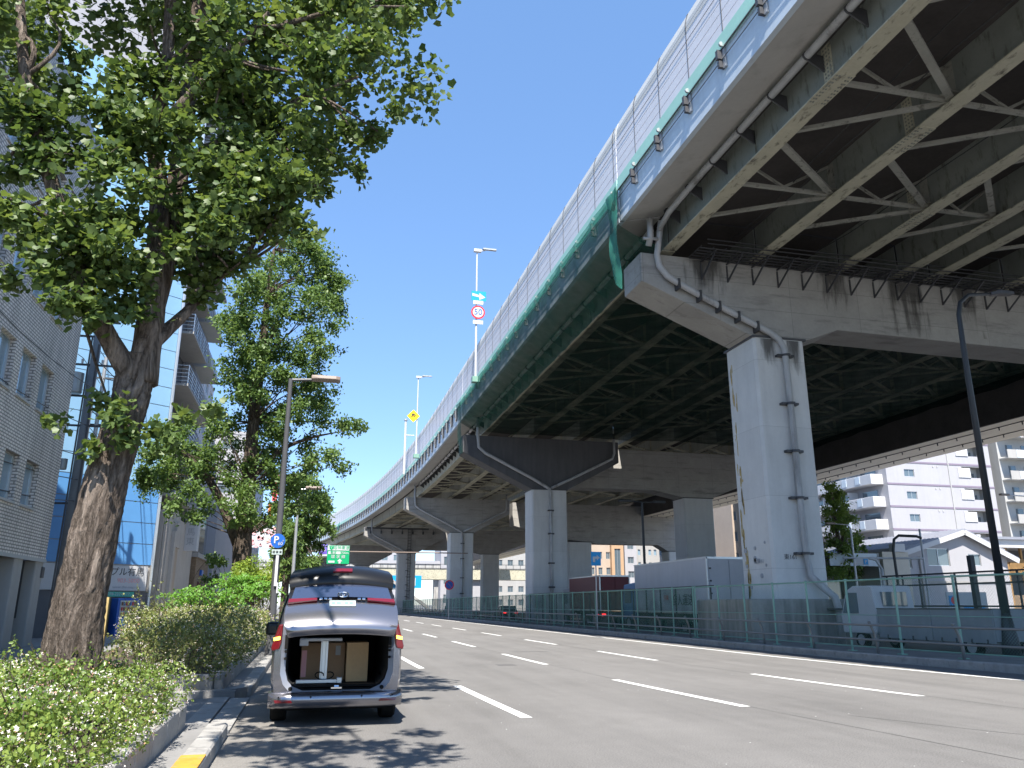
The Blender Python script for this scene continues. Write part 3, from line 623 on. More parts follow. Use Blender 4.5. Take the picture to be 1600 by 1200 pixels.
for i, s in enumerate((67.0, 107.0, 147.0, 187.5, 227.5)):
    d = dz(s)
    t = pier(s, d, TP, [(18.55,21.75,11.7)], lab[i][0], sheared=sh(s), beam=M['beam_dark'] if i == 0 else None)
    if i <= 2:
        X = sh(s); y = s-0.22
        P = [(13.6,17.9),(13.6,16.2),(13.7,15.2),(14.3,14.7),(18.6,12.6),(20.15,11.75),(20.2,11.2),(20.2,6.0),(20.25,0.3)]
        mb = MB(); mb.tube([(o+X, y, z+(d if z > 1 else 0)) for o, z in P], 0.14, 8); dpp = mb.build('drain_pipe', M['pipe'], t, smooth=True)
        if i < 2:
            mb = MB(); mb.tube([(20.3+X,y,11.85+d),(22.2+X,y,12.75+d),(26.1+X,y,14.7+d),(26.3+X,y,15.2+d),(26.3+X,y,17+d)], 0.12, 8); mb.build('drain_pipe', M['pipe'], t, smooth=True)
        for z in (9.5,7.5,5.0,3.0):
            mb = MB(); mb.box(19.95+X, 20.45+X, y-0.16, s-0.06, z-.06, z+.06); mb.build('pipe_clamp', M['steel_dark'], dpp)
    if i == 2:
        mb = MB()
        for q in (20.2, 20.75): mb.beam((q+sh(s),s-0.3,2.5),(q+sh(s),s-0.3,16+d),0.08,0.08)
        for k in range(26): mb.beam((20.2+sh(s),s-0.3,2.8+k*0.5),(20.75+sh(s),s-0.3,2.8+k*0.5),0.06,0.06)
        for k in range(4): z=4+k*2.4; mb.beam((20.0+sh(s),s-0.6,z),(20.95+sh(s),s-0.6,z),0.07,0.07); mb.beam((20.0+sh(s),s-0.6,z),(20.0+sh(s),s,z),0.07,0.07)
        mb.build('ladder', M['steel_dark'], t)
        for k in range(7):
            mb = MB(); x = 13.4+k*1.9+sh(s); mb.beam((x,s-0.02,16.0+d),(x,s-0.5,15.6+d),0.08,0.08); mb.box(x-.15,x+.15,s-0.7,s-0.4,15.1+d,15.6+d); mb.build('floodlight', M['steel_dark'], t)
        mb = MB(); mb.box(12.4+sh(s), 24+sh(s), s-0.25, s-0.02, 16.0+d, 16.25+d); mb.build('service_duct', M['steel_dark'], t)
    if lab[i][1]:
        if i == 0: pier(s+3.2, d, RP, [(34.6,37.7,11.85)], lab[i][1], sheared=0)
        elif i == 1: pier(s+1.5, d, [(27.2,16.2),(27.2,13.0),(34.6,11.2),(38.8,10.9),(39.6,10.7),(49.0,10.7),(50.6,9.8),(54,9.8),(54,16.2)], [(35.4,38.8,10.9),(50.6,53.6,9.8)], lab[i][1], sheared=0)
        else: pier(s+1.5, d, RP, [(34.6,37.7,11.85)], lab[i][1], sheared=sh(s))
# ------------------------------------------------------------------ green netting on the second span
t = thing('safety_netting', (12, 48, 17), 'green mesh netting hung along the second viaduct span', 'netting')
def drape(mb, prof, a, b, n, amp=0.05, m=0):
    vs = []; fs = []; k = len(prof)
    for i in range(n+1):
        s = a + (b-a)*i/n
        for j, (o, z) in enumerate(prof):
            w = amp*(0 if j == 0 else 1); vs.append((o + w*math.sin(i*1.9+j) + rng.normal(0,.015), s, z + dz(s) + w*1.2*math.sin(i*1.3+j*2)))
    for i in range(n):
        for j in range(k-1): fs.append((i*k+j, i*k+j+1, (i+1)*k+j+1, (i+1)*k+j))
    mb.add(vs, fs, m)
mb = MB(); drape(mb, [(12.1,19.42),(12.06,18.85)], 29.3, 68, 60, 0.02); mb.build('top_band', M['net_edge'], t)
mb = MB(); drape(mb, [(12.05,18.86),(12.0,18.2),(12.15,17.6),(12.9,17.2),(14.2,16.66)], 29.4, 68, 60, 0.06); mb.build('side_mesh', M['net'], t, smooth=True)
mb = MB(); drape(mb, [(14.35,16.62),(16.6,16.5),(19,16.6),(21.2,16.48),(23.4,16.6),(27.5,16.5),(32.8,16.6),(37,16.48),(41.6,16.58),(46.5,16.5)], 32.1, 66.8, 40, 0.05); mb.build('under_mesh', M['net_shaded'], t, smooth=True)
mb = MB()
vs = []
for i in range(6):
    for j in range(8): vs.append((12.02+0.02*i+0.07*math.sin(j*1.3+i), 29.35+0.25*i-0.05*j, 19.4-0.72*j*(1-0.04*i)))
mb.add(vs, [(i*8+j,i*8+j+1,(i+1)*8+j+1,(i+1)*8+j) for i in range(5) for j in range(7)]); mb.build('end_flap', M['net_edge'], t, smooth=True)
mb = MB()
vs = []
for i in range(6):
    for j in range(8): vs.append((11.98+0.3*j/7+0.05*math.sin(j*1.3+i), 66.9+0.35*i, 19.3+dz(67)-0.66*j))
mb.add(vs, [(i*8+j,i*8+j+1,(i+1)*8+j+1,(i+1)*8+j) for i in range(5) for j in range(7)]); mb.build('end_flap', M['net'], t, smooth=True)
mb = MB(); drape(mb, [(12.1+sh(176),19.5),(12.0+sh(176),18.0)], 168, 184, 10, 0.05); tag(mb.build('safety_netting', M['net_edge'], org=(0,176,17)), 'short green net on the distant bend of the viaduct', 'netting')
# beige clad ramp beyond the right hand deck
t = thing('ramp_viaduct', (49, 90, 14), 'beige clad ramp deck seen under the right hand viaduct above white apartments', 'viaduct')
mb = MB(); mb.prism([(46.8,14.0),(52.3,14.0),(52.5,14.9),(52.1,15.6),(46.8,15.6)], 30, 260); mb.build('deck', M['beige'], t)
mb = MB(); mb.box(46.62,46.79,30,260,13.98,18.6); mb.build('side_wall', M['slab'], t)  # added dark sheet; the shade above the ramp soffit is put into its colour
mb = MB()
for o in (48.0, 50.4): mb.beam((o,30,13.98),(o,260,13.98),0.07,0.05)
for k in range(70):
    for o in (48.0,50.4): mb.beam((o,40+k*2,13.95),(o,40+k*2,13.75),0.06,0.06)
mb.build('cable_hanger', M['steel_dark'], t)
mb = MB(); mb.box(48,50,215,217.5,0,14.0); mb.build('column', M['concrete'], t)
# ------------------------------------------------------------------ fence, guard rail, barriers along the median
def fence_run(a, b, label, step, screen=None):
    t = thing('chain_link_fence', (cv(16.55,a), a, 0.17), label, 'fence', 'green fences along the median')
    n = max(1, int(round((b-a)/step))); zt = 2.32
    for i in range(n+1):
        s = a + (b-a)*i/n; x = cv(16.55, s)
        mb = MB(); mb.tube([(x,s,0.17),(x,s,zt)], 0.035, 8); mb.tube([(x,s,zt-0.02),(x,s,zt+0.02)], 0.045, 8); mb.box(x-.1,x+.1,s-.1,s+.1,0.172,0.2); mb.build('post', M['fence_green'], t)
    mb = MB()
    for z, r in ((zt-0.03,0.026),(0.32,0.02),(1.25,0.012)): mb.tube([(cv(16.55,a+(b-a)*i/n), a+(b-a)*i/n, z) for i in range(n+1)], r, 6)
    mb.build('rail', M['fence_green'], t)
    mb = MB()
    for i in range(n):
        s, q = a+(b-a)*i/n, a+(b-a)*(i+1)/n; mb.quad((cv(16.58,s),s,0.3),(cv(16.58,q),q,0.3),(cv(16.58,q),q,zt-0.05),(cv(16.58,s),s,zt-0.05))
    mb.build('mesh', M['chain'], t)
    if screen:
        mb = MB()
        for i in range(n):
            s, q = a+(b-a)*i/n, a+(b-a)*(i+1)/n; mb.quad((cv(16.62,s),s,0.3),(cv(16.62,q),q,0.3),(cv(16.62,q),q,zt-0.06),(cv(16.62,s),s,zt-0.06))
        mb.build('screen_sheet', M['screen'], t)
fence_run(6, 33, 'green chain link fence in front of the nearest pier and parked small truck', 2.08)
fence_run(33.2, 67, 'green chain link fence with sheeting in front of the white box truck', 2.08, True)
fence_run(67.2, 150, 'green sheeted fence running far off between the second and fourth piers', 2.3, True)
def guard_rail(a, b, label):
    t = thing('guard_rail', (cv(16.1,a), a, 0.17), label, 'guard rail', 'grey guard rails on the median kerb')
    n = int((b-a)/2.98)
    for i in range(n+1):
        s = a + 2.98*i; x = cv(16.12, s)
        mb = MB(); mb.tube([(x+0.10,s,0.15),(x+0.10,s,0.45),(x+0.04,s,0.75),(x-0.06,s,0.98),(x-0.10,s,1.04)], 0.04, 8); mb.tube([(x-.1,s,1.04),(x-.1,s,1.09)], [0.055,0.03], 8); mb.build('post', M['rail'], t, smooth=True)
    mb = MB()
    for z, off in ((0.98,-0.12),(0.56,-0.02)): mb.tube([(cv(16.12,s)+off, s, z) for s in [a-1+(b-a+2)*i/(n*2) for i in range(n*2+1)]], 0.032, 8)
    mb.build('rail', M['rail'], t, smooth=True)
guard_rail(6.2, 45, 'grey two bar guard rail on the near median kerb')
guard_rail(48, 150, 'grey two bar guard rail farther along the median kerb')
# black sliding gate behind the small truck, low grey wall
t = thing('steel_gate', (22.6, 22, 0), 'black steel framed gate of tall posts behind the small truck', 'gate')
for s, o, hh in ((24.8,23.6,3.3),(21.2,23.4,3.2)):
    mb = MB(); mb.box(o-.09,o+.09,s-.09,s+.09,0,hh); mb.build('post', M['black'], t)
mb = MB()
for z in (0.3,1.5,2.3,2.7): mb.beam((23.5,14,z),(23.5,29.5,z),0.07,0.06)
for k in range(17):
    if k % 2 == 0 or k % 3 == 0: mb.beam((23.5,14.4+k*0.93,0.2),(23.5,14.4+k*0.93,2.72),0.05,0.05)
mb.build('bars', M['black'], t)
mb = MB(); mb.quad((23.52,14,0.3),(23.52,29.5,0.3),(23.52,29.5,2.7),(23.52,14,2.7)); mb.build('wire_mesh', netmat('dark_mesh', (0.05,0.07,0.07), 0.8, diamond=0.1, wire=0.10), t)
t = thing('steel_fence', (24, 45, 0), 'dark steel framed fence behind the white box truck', 'fence')
mb = MB()
for z in (0.3,2.4): mb.beam((18.0,34,z),(18.0,66,z),0.05,0.05)
for k in range(18): mb.beam((18.0,34.3+k*1.85,0.1),(18.0,34.3+k*1.85,2.42),0.06,0.06)
mb.build('frame', M['steel_dark'], t)
# ------------------------------------------------------------------ vehicles in the yard
def wheel(mb_name, t, x, y, r, w=0.24):
    mb = MB(); mb.tube([(x-w/2,y,r),(x-w/2+0.03,y,r),(x+w/2-0.03,y,r),(x+w/2,y,r)], [r*0.93,r,r,r*0.93], 24); wh = mb.build('wheel', M['rubber'], t)
    mb = MB(); mb.tube([(x-w/2-0.012,y,r),(x+w/2+0.012,y,r)], r*0.58, 16); mb.build('rim', M['steel'], wh); return wh
def box_truck(loc, L, label, body, cabm, H=3.85, W=2.45, writing=None):
    t = thing('box_truck', loc, label, 'truck'); x0, y0 = loc[0], loc[1]
    mb = MB(); mb.bbox(x0, x0+W, y0, y0+L, 1.15, H, 0.04); cb = mb.build('cargo_box', body, t, bevel=0.02)
    mb = MB()
    for (xa, xb) in ((x0-0.01,x0+0.06),(x0+W-0.06,x0+W+0.01)):
        mb.box(xa, xb, y0-0.015, y0+0.06, 1.15, H)
    mb.box(x0, x0+W, y0-0.015, y0+0.05, H-0.1, H+0.005); mb.box(x0-0.012, x0+0.03, y0, y0+L, H-0.08, H+0.006); mb.box(x0-0.012, x0+0.03, y0, y0+L, 1.12, 1.25); mb.build('frame_trim', M['alu'], cb)
    for k in range(2):
        mb = MB(); mb.box(x0+0.12+k*(W/2-0.1), x0+W/2-0.04+k*(W/2-0.1), y0-0.03, y0-0.002, 1.25, H-0.15); d = mb.build('rear_door', body, t)
        for q in range(4):
            mb = MB(); xx = x0+0.13 if k == 0 else x0+W-0.2; mb.box(xx, xx+0.1, y0-0.06, y0-0.03, 1.45+q*0.6, 1.53+q*0.6); mb.build('hinge', M['steel_dark'], d)
    mb = MB(); mb.box(x0+.3, x0+W-.3, y0+.2, y0+L+2.1, 0.75, 1.1); mb.box(x0-.0, x0+.06, y0+2.5, y0+L*0.45, 0.55, 0.95); mb.box(x0+.1, x0+W-.1, y0+.05, y0+.15, 0.6, 0.75); mb.build('chassis', M['black'], t)
    mb = MB(); P = [(y0+L+.15,0.7),(y0+L+2.2,0.7),(y0+L+2.25,1.5),(y0+L+1.95,2.75),(y0+L+.15,2.85)]
    mb.loft([[(x, y, z) for y, z in P] for x in (x0+.08, x0+W-.08)]); c = mb.build('cab', cabm, t, bevel=0.06)
    mb = MB(); mb.box(x0+.06, x0+.079, y0+L+.75, y0+L+1.85, 1.65, 2.5); mb.build('side_window', M['glass'], c)
    for y in (y0+1.6, y0+2.9, y0+L+1.3):
        for x in (x0+0.2, x0+W-0.2): wheel('wheel', t, x, y, 0.48)
    for x in (x0+0.25, x0+W-0.25):
        mb = MB(); mb.box(x-.14, x+.14, y0-.04, y0+.02, 0.78, 0.95); mb.build('tail_lamp', M['tail_red'], t)
    mb = MB(); mb.box(x0-.01, x0-.002, y0+.3, y0+.45, 0.82, 0.92); mb.build('side_marker', M['tail_red'], t)
    return t
bt = box_truck((19.0, 36.5, 0), 9.2, 'large white box truck parked under the viaduct with black lettering', M['truck_white'], M['truck_blue'])
text('lettering', '全人運送', 0.62, (18.985, 39.3, 1.75), (0,-1,0), (0,0,1), M['ink'], bt, 0.003)
text('lettering', '引越', 0.3, (18.985, 41.3, 1.9), (0,-1,0), (0,0,1), M['sign_red'], bt, 0.003)
box_truck((20.2, 55.0, 0), 7.0, 'dark red box truck parked ahead of the white truck', M['truck_red'], M['off_wall'], H=3.6, W=2.3)
# small flatbed truck
x0, y0 = 19.6, 20.2
t = thing('flatbed_truck', (20.5, 22.5, 0), 'small grey flatbed truck with drop sides behind the green fence', 'truck')
mb = MB(); P = [(y0+5.1,0.55),(y0+6.95,0.55),(y0+7.0,1.15),(y0+6.6,2.05),(y0+6.2,2.22),(y0+5.15,2.22),(y0+5.0,1.3)]
mb.loft([[(x, y, z) for y, z in P] for x in (x0+.02, x0+1.68)]); c = mb.build('cab', M['truck_white'], t, bevel=0.05)
mb = MB(); mb.loft([[(x,y,z) for y,z in ((y0+5.95,1.25),(y0+6.85,1.25),(y0+6.52,1.98),(y0+5.95,1.98))] for x in (x0+.0, x0+.019)]); mb.build('side_window', M['glass'], c)
mb = MB(); mb.box(x0+.35, x0+1.35, y0+4.99, y0+5.12, 1.5, 2.0); mb.build('rear_window', M['glass'], c)
mb = MB(); mb.bbox(x0, x0+1.75, y0-0.1, y0+4.9, 0.62, 0.72, 0.01); mb.build('load_bed', M['truck_grey'], t)
for yy0, yy1 in ((y0-.1,y0+2.35),(y0+2.38,y0+4.9)):
    for xx in (x0-.03, x0+1.73):
        mb = MB(); mb.bbox(xx, xx+.05, yy0, yy1, 0.45, 1.42, 0.015); s_ = mb.build('drop_side', M['truck_grey'], t)
        mb = MB()
        for q in range(4): mb.box(xx-.02, xx+.07, yy0+.25+q*0.6, yy0+.3+q*0.6, 0.42, 0.56)
        mb.box(xx-.015, xx+.065, yy0, yy1, 1.40, 1.44); mb.build('hinge_trim', M['steel_dark'], s_)
mb = MB(); mb.box(x0, x0+1.75, y0-.14, y0-.1, 0.5, 1.42); mb.build('tailboard', M['truck_grey'], t)
for y in (y0+.9, y0+6.0):
    for x in (x0+.15, x0+1.55): wheel('wheel', t, x, y, 0.33, 0.2)
# ------------------------------------------------------------------ lamps and signs on the median / viaduct
t = thing('street_lamp', (20.4, 19.6, 0), 'tall black street lamp with curved arm in front of the nearest crossbeam', 'street lamp')
b0 = at_s(1572, 962, 20.0); b1 = at_s(1508, 492, 20.0)
mb = MB(); pts = [(b0.x,20,0),(b0.x,20,1.2)] ; mb.tube([(b0.x,20,0),(b0.x,20,0.5),(b0.x+.0,20,1.3)], [0.26,0.25,0.13], 12)
top = Vector((b0.x+0.05,20,b1.z)); mb.tube([(b0.x,20,1.3),(b0.x+.02,20,b1.z-1.2),tuple(top),(top.x+.12,20,top.z+.42),(top.x+.5,20,top.z+.72),(top.x+1.5,20,top.z+.86)], [0.12,0.085,0.075,0.065,0.06,0.05], 10)
mb.build('pole', M['black'], t, smooth=True)
mb = MB(); mb.loft([[(top.x+1.4,20-w,top.z+.84+dzz) for w,dzz in ((.08,-.05),(.08,.05),(-.08,.05),(-.08,-.05))],[(top.x+1.7,20-w,top.z+.92+dzz) for w,dzz in ((.16,-.08),(.14,.07),(-.14,.07),(-.16,-.08))],[(top.x+2.3,20-w,top.z+.95+dzz) for w,dzz in ((.12,-.06),(.1,.05),(-.1,.05),(-.12,-.06))]]); mb.build('lamp_head', M['pole_grey'], t, bevel=0.02)
t = thing('street_lamp', (22.5, 58, 0), 'black twin headed lamp post above the white truck roof', 'street lamp')
a = at_s(1003, 785, 58.0); mb = MB(); mb.tube([(a.x,58,0),(a.x,58,a.z)], [0.13,0.09], 8); mb.tube([(a.x-1.0,58,a.z+.1),(a.x,58,a.z),(a.x+1.1,58,a.z+.05)], 0.06, 6); mb.build('pole', M['black'], t)
for q in (-1, 1):
    mb = MB(); mb.bbox(a.x+q*1.45-.5, a.x+q*1.45+.5, 57.85, 58.15, a.z+.0, a.z+.18, 0.04); mb.build('lamp_head', M['black'], t)
def viaduct_lamp(px, ptop, pbot, s, label, arm=0.9):
    b = at_o(px, pbot, 11.95 + sh(s)); s = b.y; tp = at_s(px, ptop, s)
    zb = 19.2 + dz(s)
    t = thing('road_lamp', (b.x, s, zb), label, 'street lamp', 'lamps on the viaduct parapet')
    mb = MB(); mb.tube([(b.x,s,zb),(b.x,s,tp.z)], [0.10,0.06], 8); mb.tube([(b.x,s,tp.z-.02),(b.x+arm*1.2,s-.2,tp.z+.22)], [0.06,0.04], 6); mb.build('pole', M['white'], t)
    mb = MB(); mb.box(b.x-.28, b.x+.35, s-.18, s+.12, tp.z-.04, tp.z+.2); mb.build('control_box', M['white'], t)
    mb = MB(); mb.bbox(b.x+arm*0.5, b.x+arm*1.8, s-.3, s-.05, tp.z+.16, tp.z+.3, 0.03); mb.build('lamp_head', M['steel'], t)
    mb = MB(); mb.box(b.x-.3, b.x+.35, s-.3, s+.3, zb-.2, zb+.25); mb.build('base_bracket', M['fence_green'], t)
    return t, b.x, s
t, x, s = viaduct_lamp(743, 393, 583, 67, 'tall white lamp pole rising from viaduct edge behind the speed limit sign', 0.9)
def q_at(px, py): return at_s(px, py, s-0.15)
c = q_at(747, 488); r = 0.58
tt = thing('speed_limit_sign', (c.x, c.y, c.z), 'round red ringed speed limit sign reading 50 on the viaduct lamp pole', 'road sign')
mb = MB(); mb.disc(c, r, t=.03); d = mb.build('disc', M['sign_red'], tt)
mb = MB(); mb.disc(c+Vector((0,-.02,0)), r*0.78, t=.02); mb.build('face', M['white'], d)
text('lettering', '50', 0.72, c+Vector((0,-.04,0)), (1,0,0), (0,0,1), M['sign_blue'], tt)
for dy in (-0.86, 0.86):
    if dy: 
        mb = MB(); mb.box(c.x-.42,c.x+.42,c.y-.02,c.y+.01,c.z+dy-.16,c.z+dy+.16); mb.build('sub_plate', M['white'], tt)
c = q_at(748, 467)
c.z += 0.25
tt = thing('direction_sign', (c.x, c.y, c.z), 'blue rectangular sign with white arrow pointing right on the viaduct lamp pole', 'road sign')
mb = MB(); mb.box(c.x-.62,c.x+.62,c.y-.01,c.y+.02,c.z-.42,c.z+.42); mb.build('plate', M['sign_sky'], tt)
mb = MB(); mb.add([(c.x-.55,c.y-.02,c.z+.22),(c.x+.05,c.y-.02,c.z+.08),(c.x+.05,c.y-.02,c.z+.26),(c.x+.56,c.y-.02,c.z-.10),(c.x+.05,c.y-.02,c.z-.34),(c.x+.05,c.y-.02,c.z-.12),(c.x-.55,c.y-.02,c.z-.02)], [(0,1,2,3,4,5,6)]); mb.build('arrow', M['white'], tt)
t, x, s = viaduct_lamp(649, 590, 735, 110, 'slim white lamp pole on the farther viaduct edge behind the yellow sign', 0.9)
c = q_at(646, 650)
tt = thing('warning_sign', (c.x, c.y, c.z), 'yellow diamond warning sign on a pole at the viaduct edge', 'road sign')
mb = MB(); r = 0.78; mb.loft([[(c.x+r*dx, y, c.z+r*dzz) for dx, dzz in ((0,1),(1,0),(0,-1),(-1,0))] for y in (c.y-.02, c.y+.02)]); mb.build('plate', M['sign_yellow'], tt)
mb = MB(); mb.tube([(c.x-.25,c.y-.03,c.z-.1),(c.x-.05,c.y-.03,c.z+.12),(c.x+.05,c.y-.03,c.z-.05),(c.x+.27,c.y-.03,c.z+.12)], 0.05, 5); mb.box(c.x-.2,c.x+.15,c.y-.04,c.y-.02,c.z+.12,c.z+.3); mb.build('symbol', M['ink'], tt)
b = at_o(631, 742, 11.9+sh(112)); s = b.y; a = at_s(633, 657, s)
tt = thing('camera_pole', (b.x, s, 18.9), 'stout white pole with rounded cap on the viaduct edge left of yellow sign', 'pole')
mb = MB(); mb.tube([(b.x,s,18.9+dz(s)),(b.x,s,a.z)], 0.15, 8); mb.tube([(b.x,s,a.z-2.0),(b.x+1.2,s,a.z-2.0)], 0.08, 6); mb.build('pole', M['white'], tt)
mb = MB(); mb.tube([(b.x,s,a.z),(b.x,s,a.z+.18),(b.x,s,a.z+.25)], [0.26,0.24,0.08], 10); mb.build('cap', M['steel'], tt)
def post_sign(name, px, py, pb, s, label, r, kind):
    c = at_s(px, py, s)
    t = thing(name, (c.x, s, 0.17), label, 'road sign')
    mb = MB(); mb.tube([(c.x,s+.04,0.1),(c.x,s+.04,c.z+r)], 0.04, 8); mb.build('pole', M['white'], t)
    return t, c
t, c = post_sign('one_way_sign', 931, 873, 0, 45.3, 'small square blue sign on a slim white post behind the fence', 0.3, 0)
mb = MB(); mb.box(c.x-.3,c.x+.3,c.y-.03,c.y,c.z-.4,c.z+.4); mb.build('plate', M['sign_sky'], t)
mb = MB(); mb.add([(c.x-.2,c.y-.035,c.z-.2),(c.x-.05,c.y-.035,c.z-.2),(c.x-.05,c.y-.035,c.z+.0),(c.x+.05,c.y-.035,c.z+.0),(c.x+.05,c.y-.035,c.z-.1),(c.x+.24,c.y-.035,c.z+.06),(c.x+.05,c.y-.035,c.z+.22),(c.x+.05,c.y-.035,c.z+.12),(c.x-.2,c.y-.035,c.z+.12)], [tuple(range(9))]); mb.build('arrow', M['white'], t)
t, c = post_sign('no_parking_sign', 702, 914, 0, 88, 'round blue and red no parking sign on a pole left of third pier', 0.5, 0)
mb = MB(); mb.disc(c+Vector((0,-.04,0)), .52, t=.03); d = mb.build('disc', M['sign_red'], t)
mb = MB(); mb.disc(c+Vector((0,-.06,0)), .40, t=.02); mb.build('face', M['sign_blue'], d)
mb = MB(); mb.beam(c+Vector((-.3,-.08,.3)), c+Vector((.3,-.08,-.3)), .1, .02); mb.build('slash', M['sign_red'], d)
# ------------------------------------------------------------------ buildings: a wall with window openings
def holed(mb, u0, u1, v0, v1, holes, f, depth=0.16):
    us = sorted({u0,u1,*[h[0] for h in holes],*[h[1] for h in holes]}); vs = sorted({v0,v1,*[h[2] for h in holes],*[h[3] for h in holes]})
    for i in range(len(us)-1):
        for j in range(len(vs)-1):
            cu, cvv = (us[i]+us[i+1])/2, (vs[j]+vs[j+1])/2
            if any(h[0] < cu < h[1] and h[2] < cvv < h[3] for h in holes): continue
            mb.quad(f(us[i],vs[j],0), f(us[i+1],vs[j],0), f(us[i+1],vs[j+1],0), f(us[i],vs[j+1],0))
    for a, b, c, d in holes:
        for (p, q) in (((a,c),(b,c)),((b,c),(b,d)),((b,d),(a,d)),((a,d),(a,c))): mb.quad(f(*p,0), f(*q,0), f(*q,depth), f(*p,depth))
def windows(t, holes, f, depth=0.16, glass=None, frame=None, mull=1, name='window'):
    for a, b, c, d in holes:
        mb = MB(); w = 0.05
        def bar(ua, ub, va, vb):
            P = [f(ua,va,depth-0.05),f(ub,va,depth-0.05),f(ub,vb,depth-0.05),f(ua,vb,depth-0.05)]; Q = [f(ua,va,depth+0.02),f(ub,va,depth+0.02),f(ub,vb,depth+0.02),f(ua,vb,depth+0.02)]
            mb.loft([P,Q])
        bar(a,b,c,c+w); bar(a,b,d-w,d); bar(a,a+w,c,d); bar(b-w,b,c,d)
        for k in range(1, mull+1): x = a+(b-a)*k/(mull+1); bar(x-w/2,x+w/2,c+w,d-w)
        fr = mb.build(name, frame or M['alu'], t)
        mb = MB(); mb.quad(f(a,c,depth),f(b,c,depth),f(b,d,depth),f(a,d,depth)); mb.build('pane', glass or M['glass'], fr)
# -- near left: grey brick-tile building
t = thing('office_building', (-9.5, 33.3, 0), 'grey brick tile building with narrow recessed windows at the left edge', 'building')
FX = -9.5
f = lambda u, v, d: (FX - d, u, v)
cols_ = []
s = 31.0
while s > 8: cols_.append((s-1.35, s)); s -= 2.0
holes = [(a, b, z, z+h) for a, b in cols_ for z, h in ((4.8,1.5),(8.1,1.6),(11.5,1.6),(14.9,1.6))]
mb = MB(); holed(mb, 5, 33.3, 3.15, 19.5, holes, f, 0.22)
mb.quad((FX,33.3,3.15),(-30,33.3,3.15),(-30,33.3,19.5),(FX,33.3,19.5)); mb.quad((FX,5,3.15),(-30,5,3.15),(-30,5,19.5),(FX,5,19.5)); mb.quad((FX,5,19.5),(FX,33.3,19.5),(-30,33.3,19.5),(-30,5,19.5)); mb.quad((FX,5,3.15),(FX,33.3,3.15),(-30,33.3,3.15),(-30,5,3.15))
mb.build('wall', M['brick'], t)
windows(t, [h for h in holes if h[0] > 18], f, 0.22, M['glass_blue'], M['alu'], 0)
mb = MB()
for a, b, c, d in holes:
    if a > 18: mb.box(FX-0.02, FX+0.05, a-.05, b+.05, c-.08, c-.005)
mb.build('sill', M['grey_wall'], t)
mb = MB(); mb.box(FX-.05, FX+.04, 5, 33.3, 3.05, 3.16); mb.build('string_course', M['grey_wall'], t)
for a, b in ((32.4,33.25),(30.2,31.0),(26.6,27.6),(22,23)):
    mb = MB(); mb.bbox(FX-0.6, FX-0.03, a, b, 0.1, 3.1, 0.03); mb.build('pillar', M['off_wall'], t)
mb = MB(); mb.box(FX-1.0, FX-0.75, 5, 33.2, 0.1, 3.1); mb.build('ground_floor_wall', M['grey_wall'], t)
mb = MB()
for k in range(26): mb.box(FX-0.74, FX-0.66, 23, 30.1, 0.2+k*0.11, 0.26+k*0.11)
mb.build('shutter', M['steel'], t)
mb = MB()
for k in range(14): mb.box(FX-0.5, FX-0.4, 31.05+k*0.1, 31.09+k*0.1, 1.1, 3.05)
mb.build('louvre', M['steel_dark'], t)
mb = MB(); mb.bbox(FX-0.4, FX+0.02, 33.05, 33.35, 2.5, 2.9, 0.03); mb.build('wall_lamp', M['steel_dark'], t)
mb = MB(); mb.box(FX-0.2, FX+0.01, 5, 33.28, 19.5, 19.9); mb.build('parapet', M['wht_wall'], t)
# -- blue panelled tower, its side wall turned a little towards the road
u = Vector((0.80, 0.60, 0)).normalized(); nn = Vector((u.y, -u.x, 0))
Q0 = Vector((-7.75, 44.0, 0)); LEFT = 13.0; TOPZ = 46
def tf(a, z, d=0.0): p = Q0 - u*a - nn*d; return (p.x, p.y, z)
t = thing('blue_tower', (-7.75, 44, 0), 'tall tower with blue panel side wall and advert sign behind the near trunk', 'building')
mb = MB(); mb.loft([[tf(0,z,.05), tf(LEFT,z,.05), tf(LEFT,z,9), tf(0,z,9)] for z in (0.1, TOPZ)]); mb.build('core', M['stone_wall'], t)
def panels(z0, z1, n, m, name):
    mb = MB(); h = (z1-z0)/n
    for k in range(n):
        for j in range(3):
            a, b = LEFT*j/3+0.012, LEFT*(j+1)/3-0.012
            mb.loft([[tf(a,z,0),tf(b,z,0),tf(b,z,.045),tf(a,z,.045)] for z in (z0+k*h+0.02, z0+(k+1)*h-0.02)])
    return mb.build(name, m, t)
panels(3.45, 7.6, 4, M['blue_lo'], 'blue_panels'); panels(7.6, 30, 22, M['blue_hi'], 'pale_blue_panels'); panels(30, TOPZ, 14, M['wht_wall'], 'white_panels')
mb = MB()
for (a, b) in ((0.0,3.4),(6.0,12.9)): mb.loft([[tf(a,z,0.0),tf(b,z,0.0),tf(b,z,.045),tf(a,z,.045)] for z in (0.1,2.2)])
mb.build('base_tiles', M['grey_tile'], t)
mb = MB(); mb.loft([[tf(3.4,z,0.0),tf(6.0,z,0.0),tf(6.0,z,.045),tf(3.4,z,.045)] for z in (0.1,2.2)]); mb.build('entrance', M['dark_panel'], t)
mb = MB(); mb.tube([tf(-0.06,0.1,-.05), tf(-0.06,TOPZ,-.05)], 0.08, 6); mb.build('corner_pipe', M['alu'], t)
mb = MB(); mb.box(*sorted((tf(4.0,0,0)[0]-.1,tf(4.0,0,0)[0]+.15)), tf(4.0,0,0)[1]-.5, tf(4.0,0,0)[1], 6.75, 6.95); mb.build('wall_lamp', M['white'], t)
sg = thing('advert_sign', tf(2,2.3,-.1), 'white advert signboard with dark kana lettering under the blue panels', 'sign')
mb = MB(); mb.loft([[tf(0.15,z,-.06),tf(6.2,z,-.06),tf(6.2,z,-.005),tf(0.15,z,-.005)] for z in (2.22,3.4)]); mb.build('board', M['white'], sg)
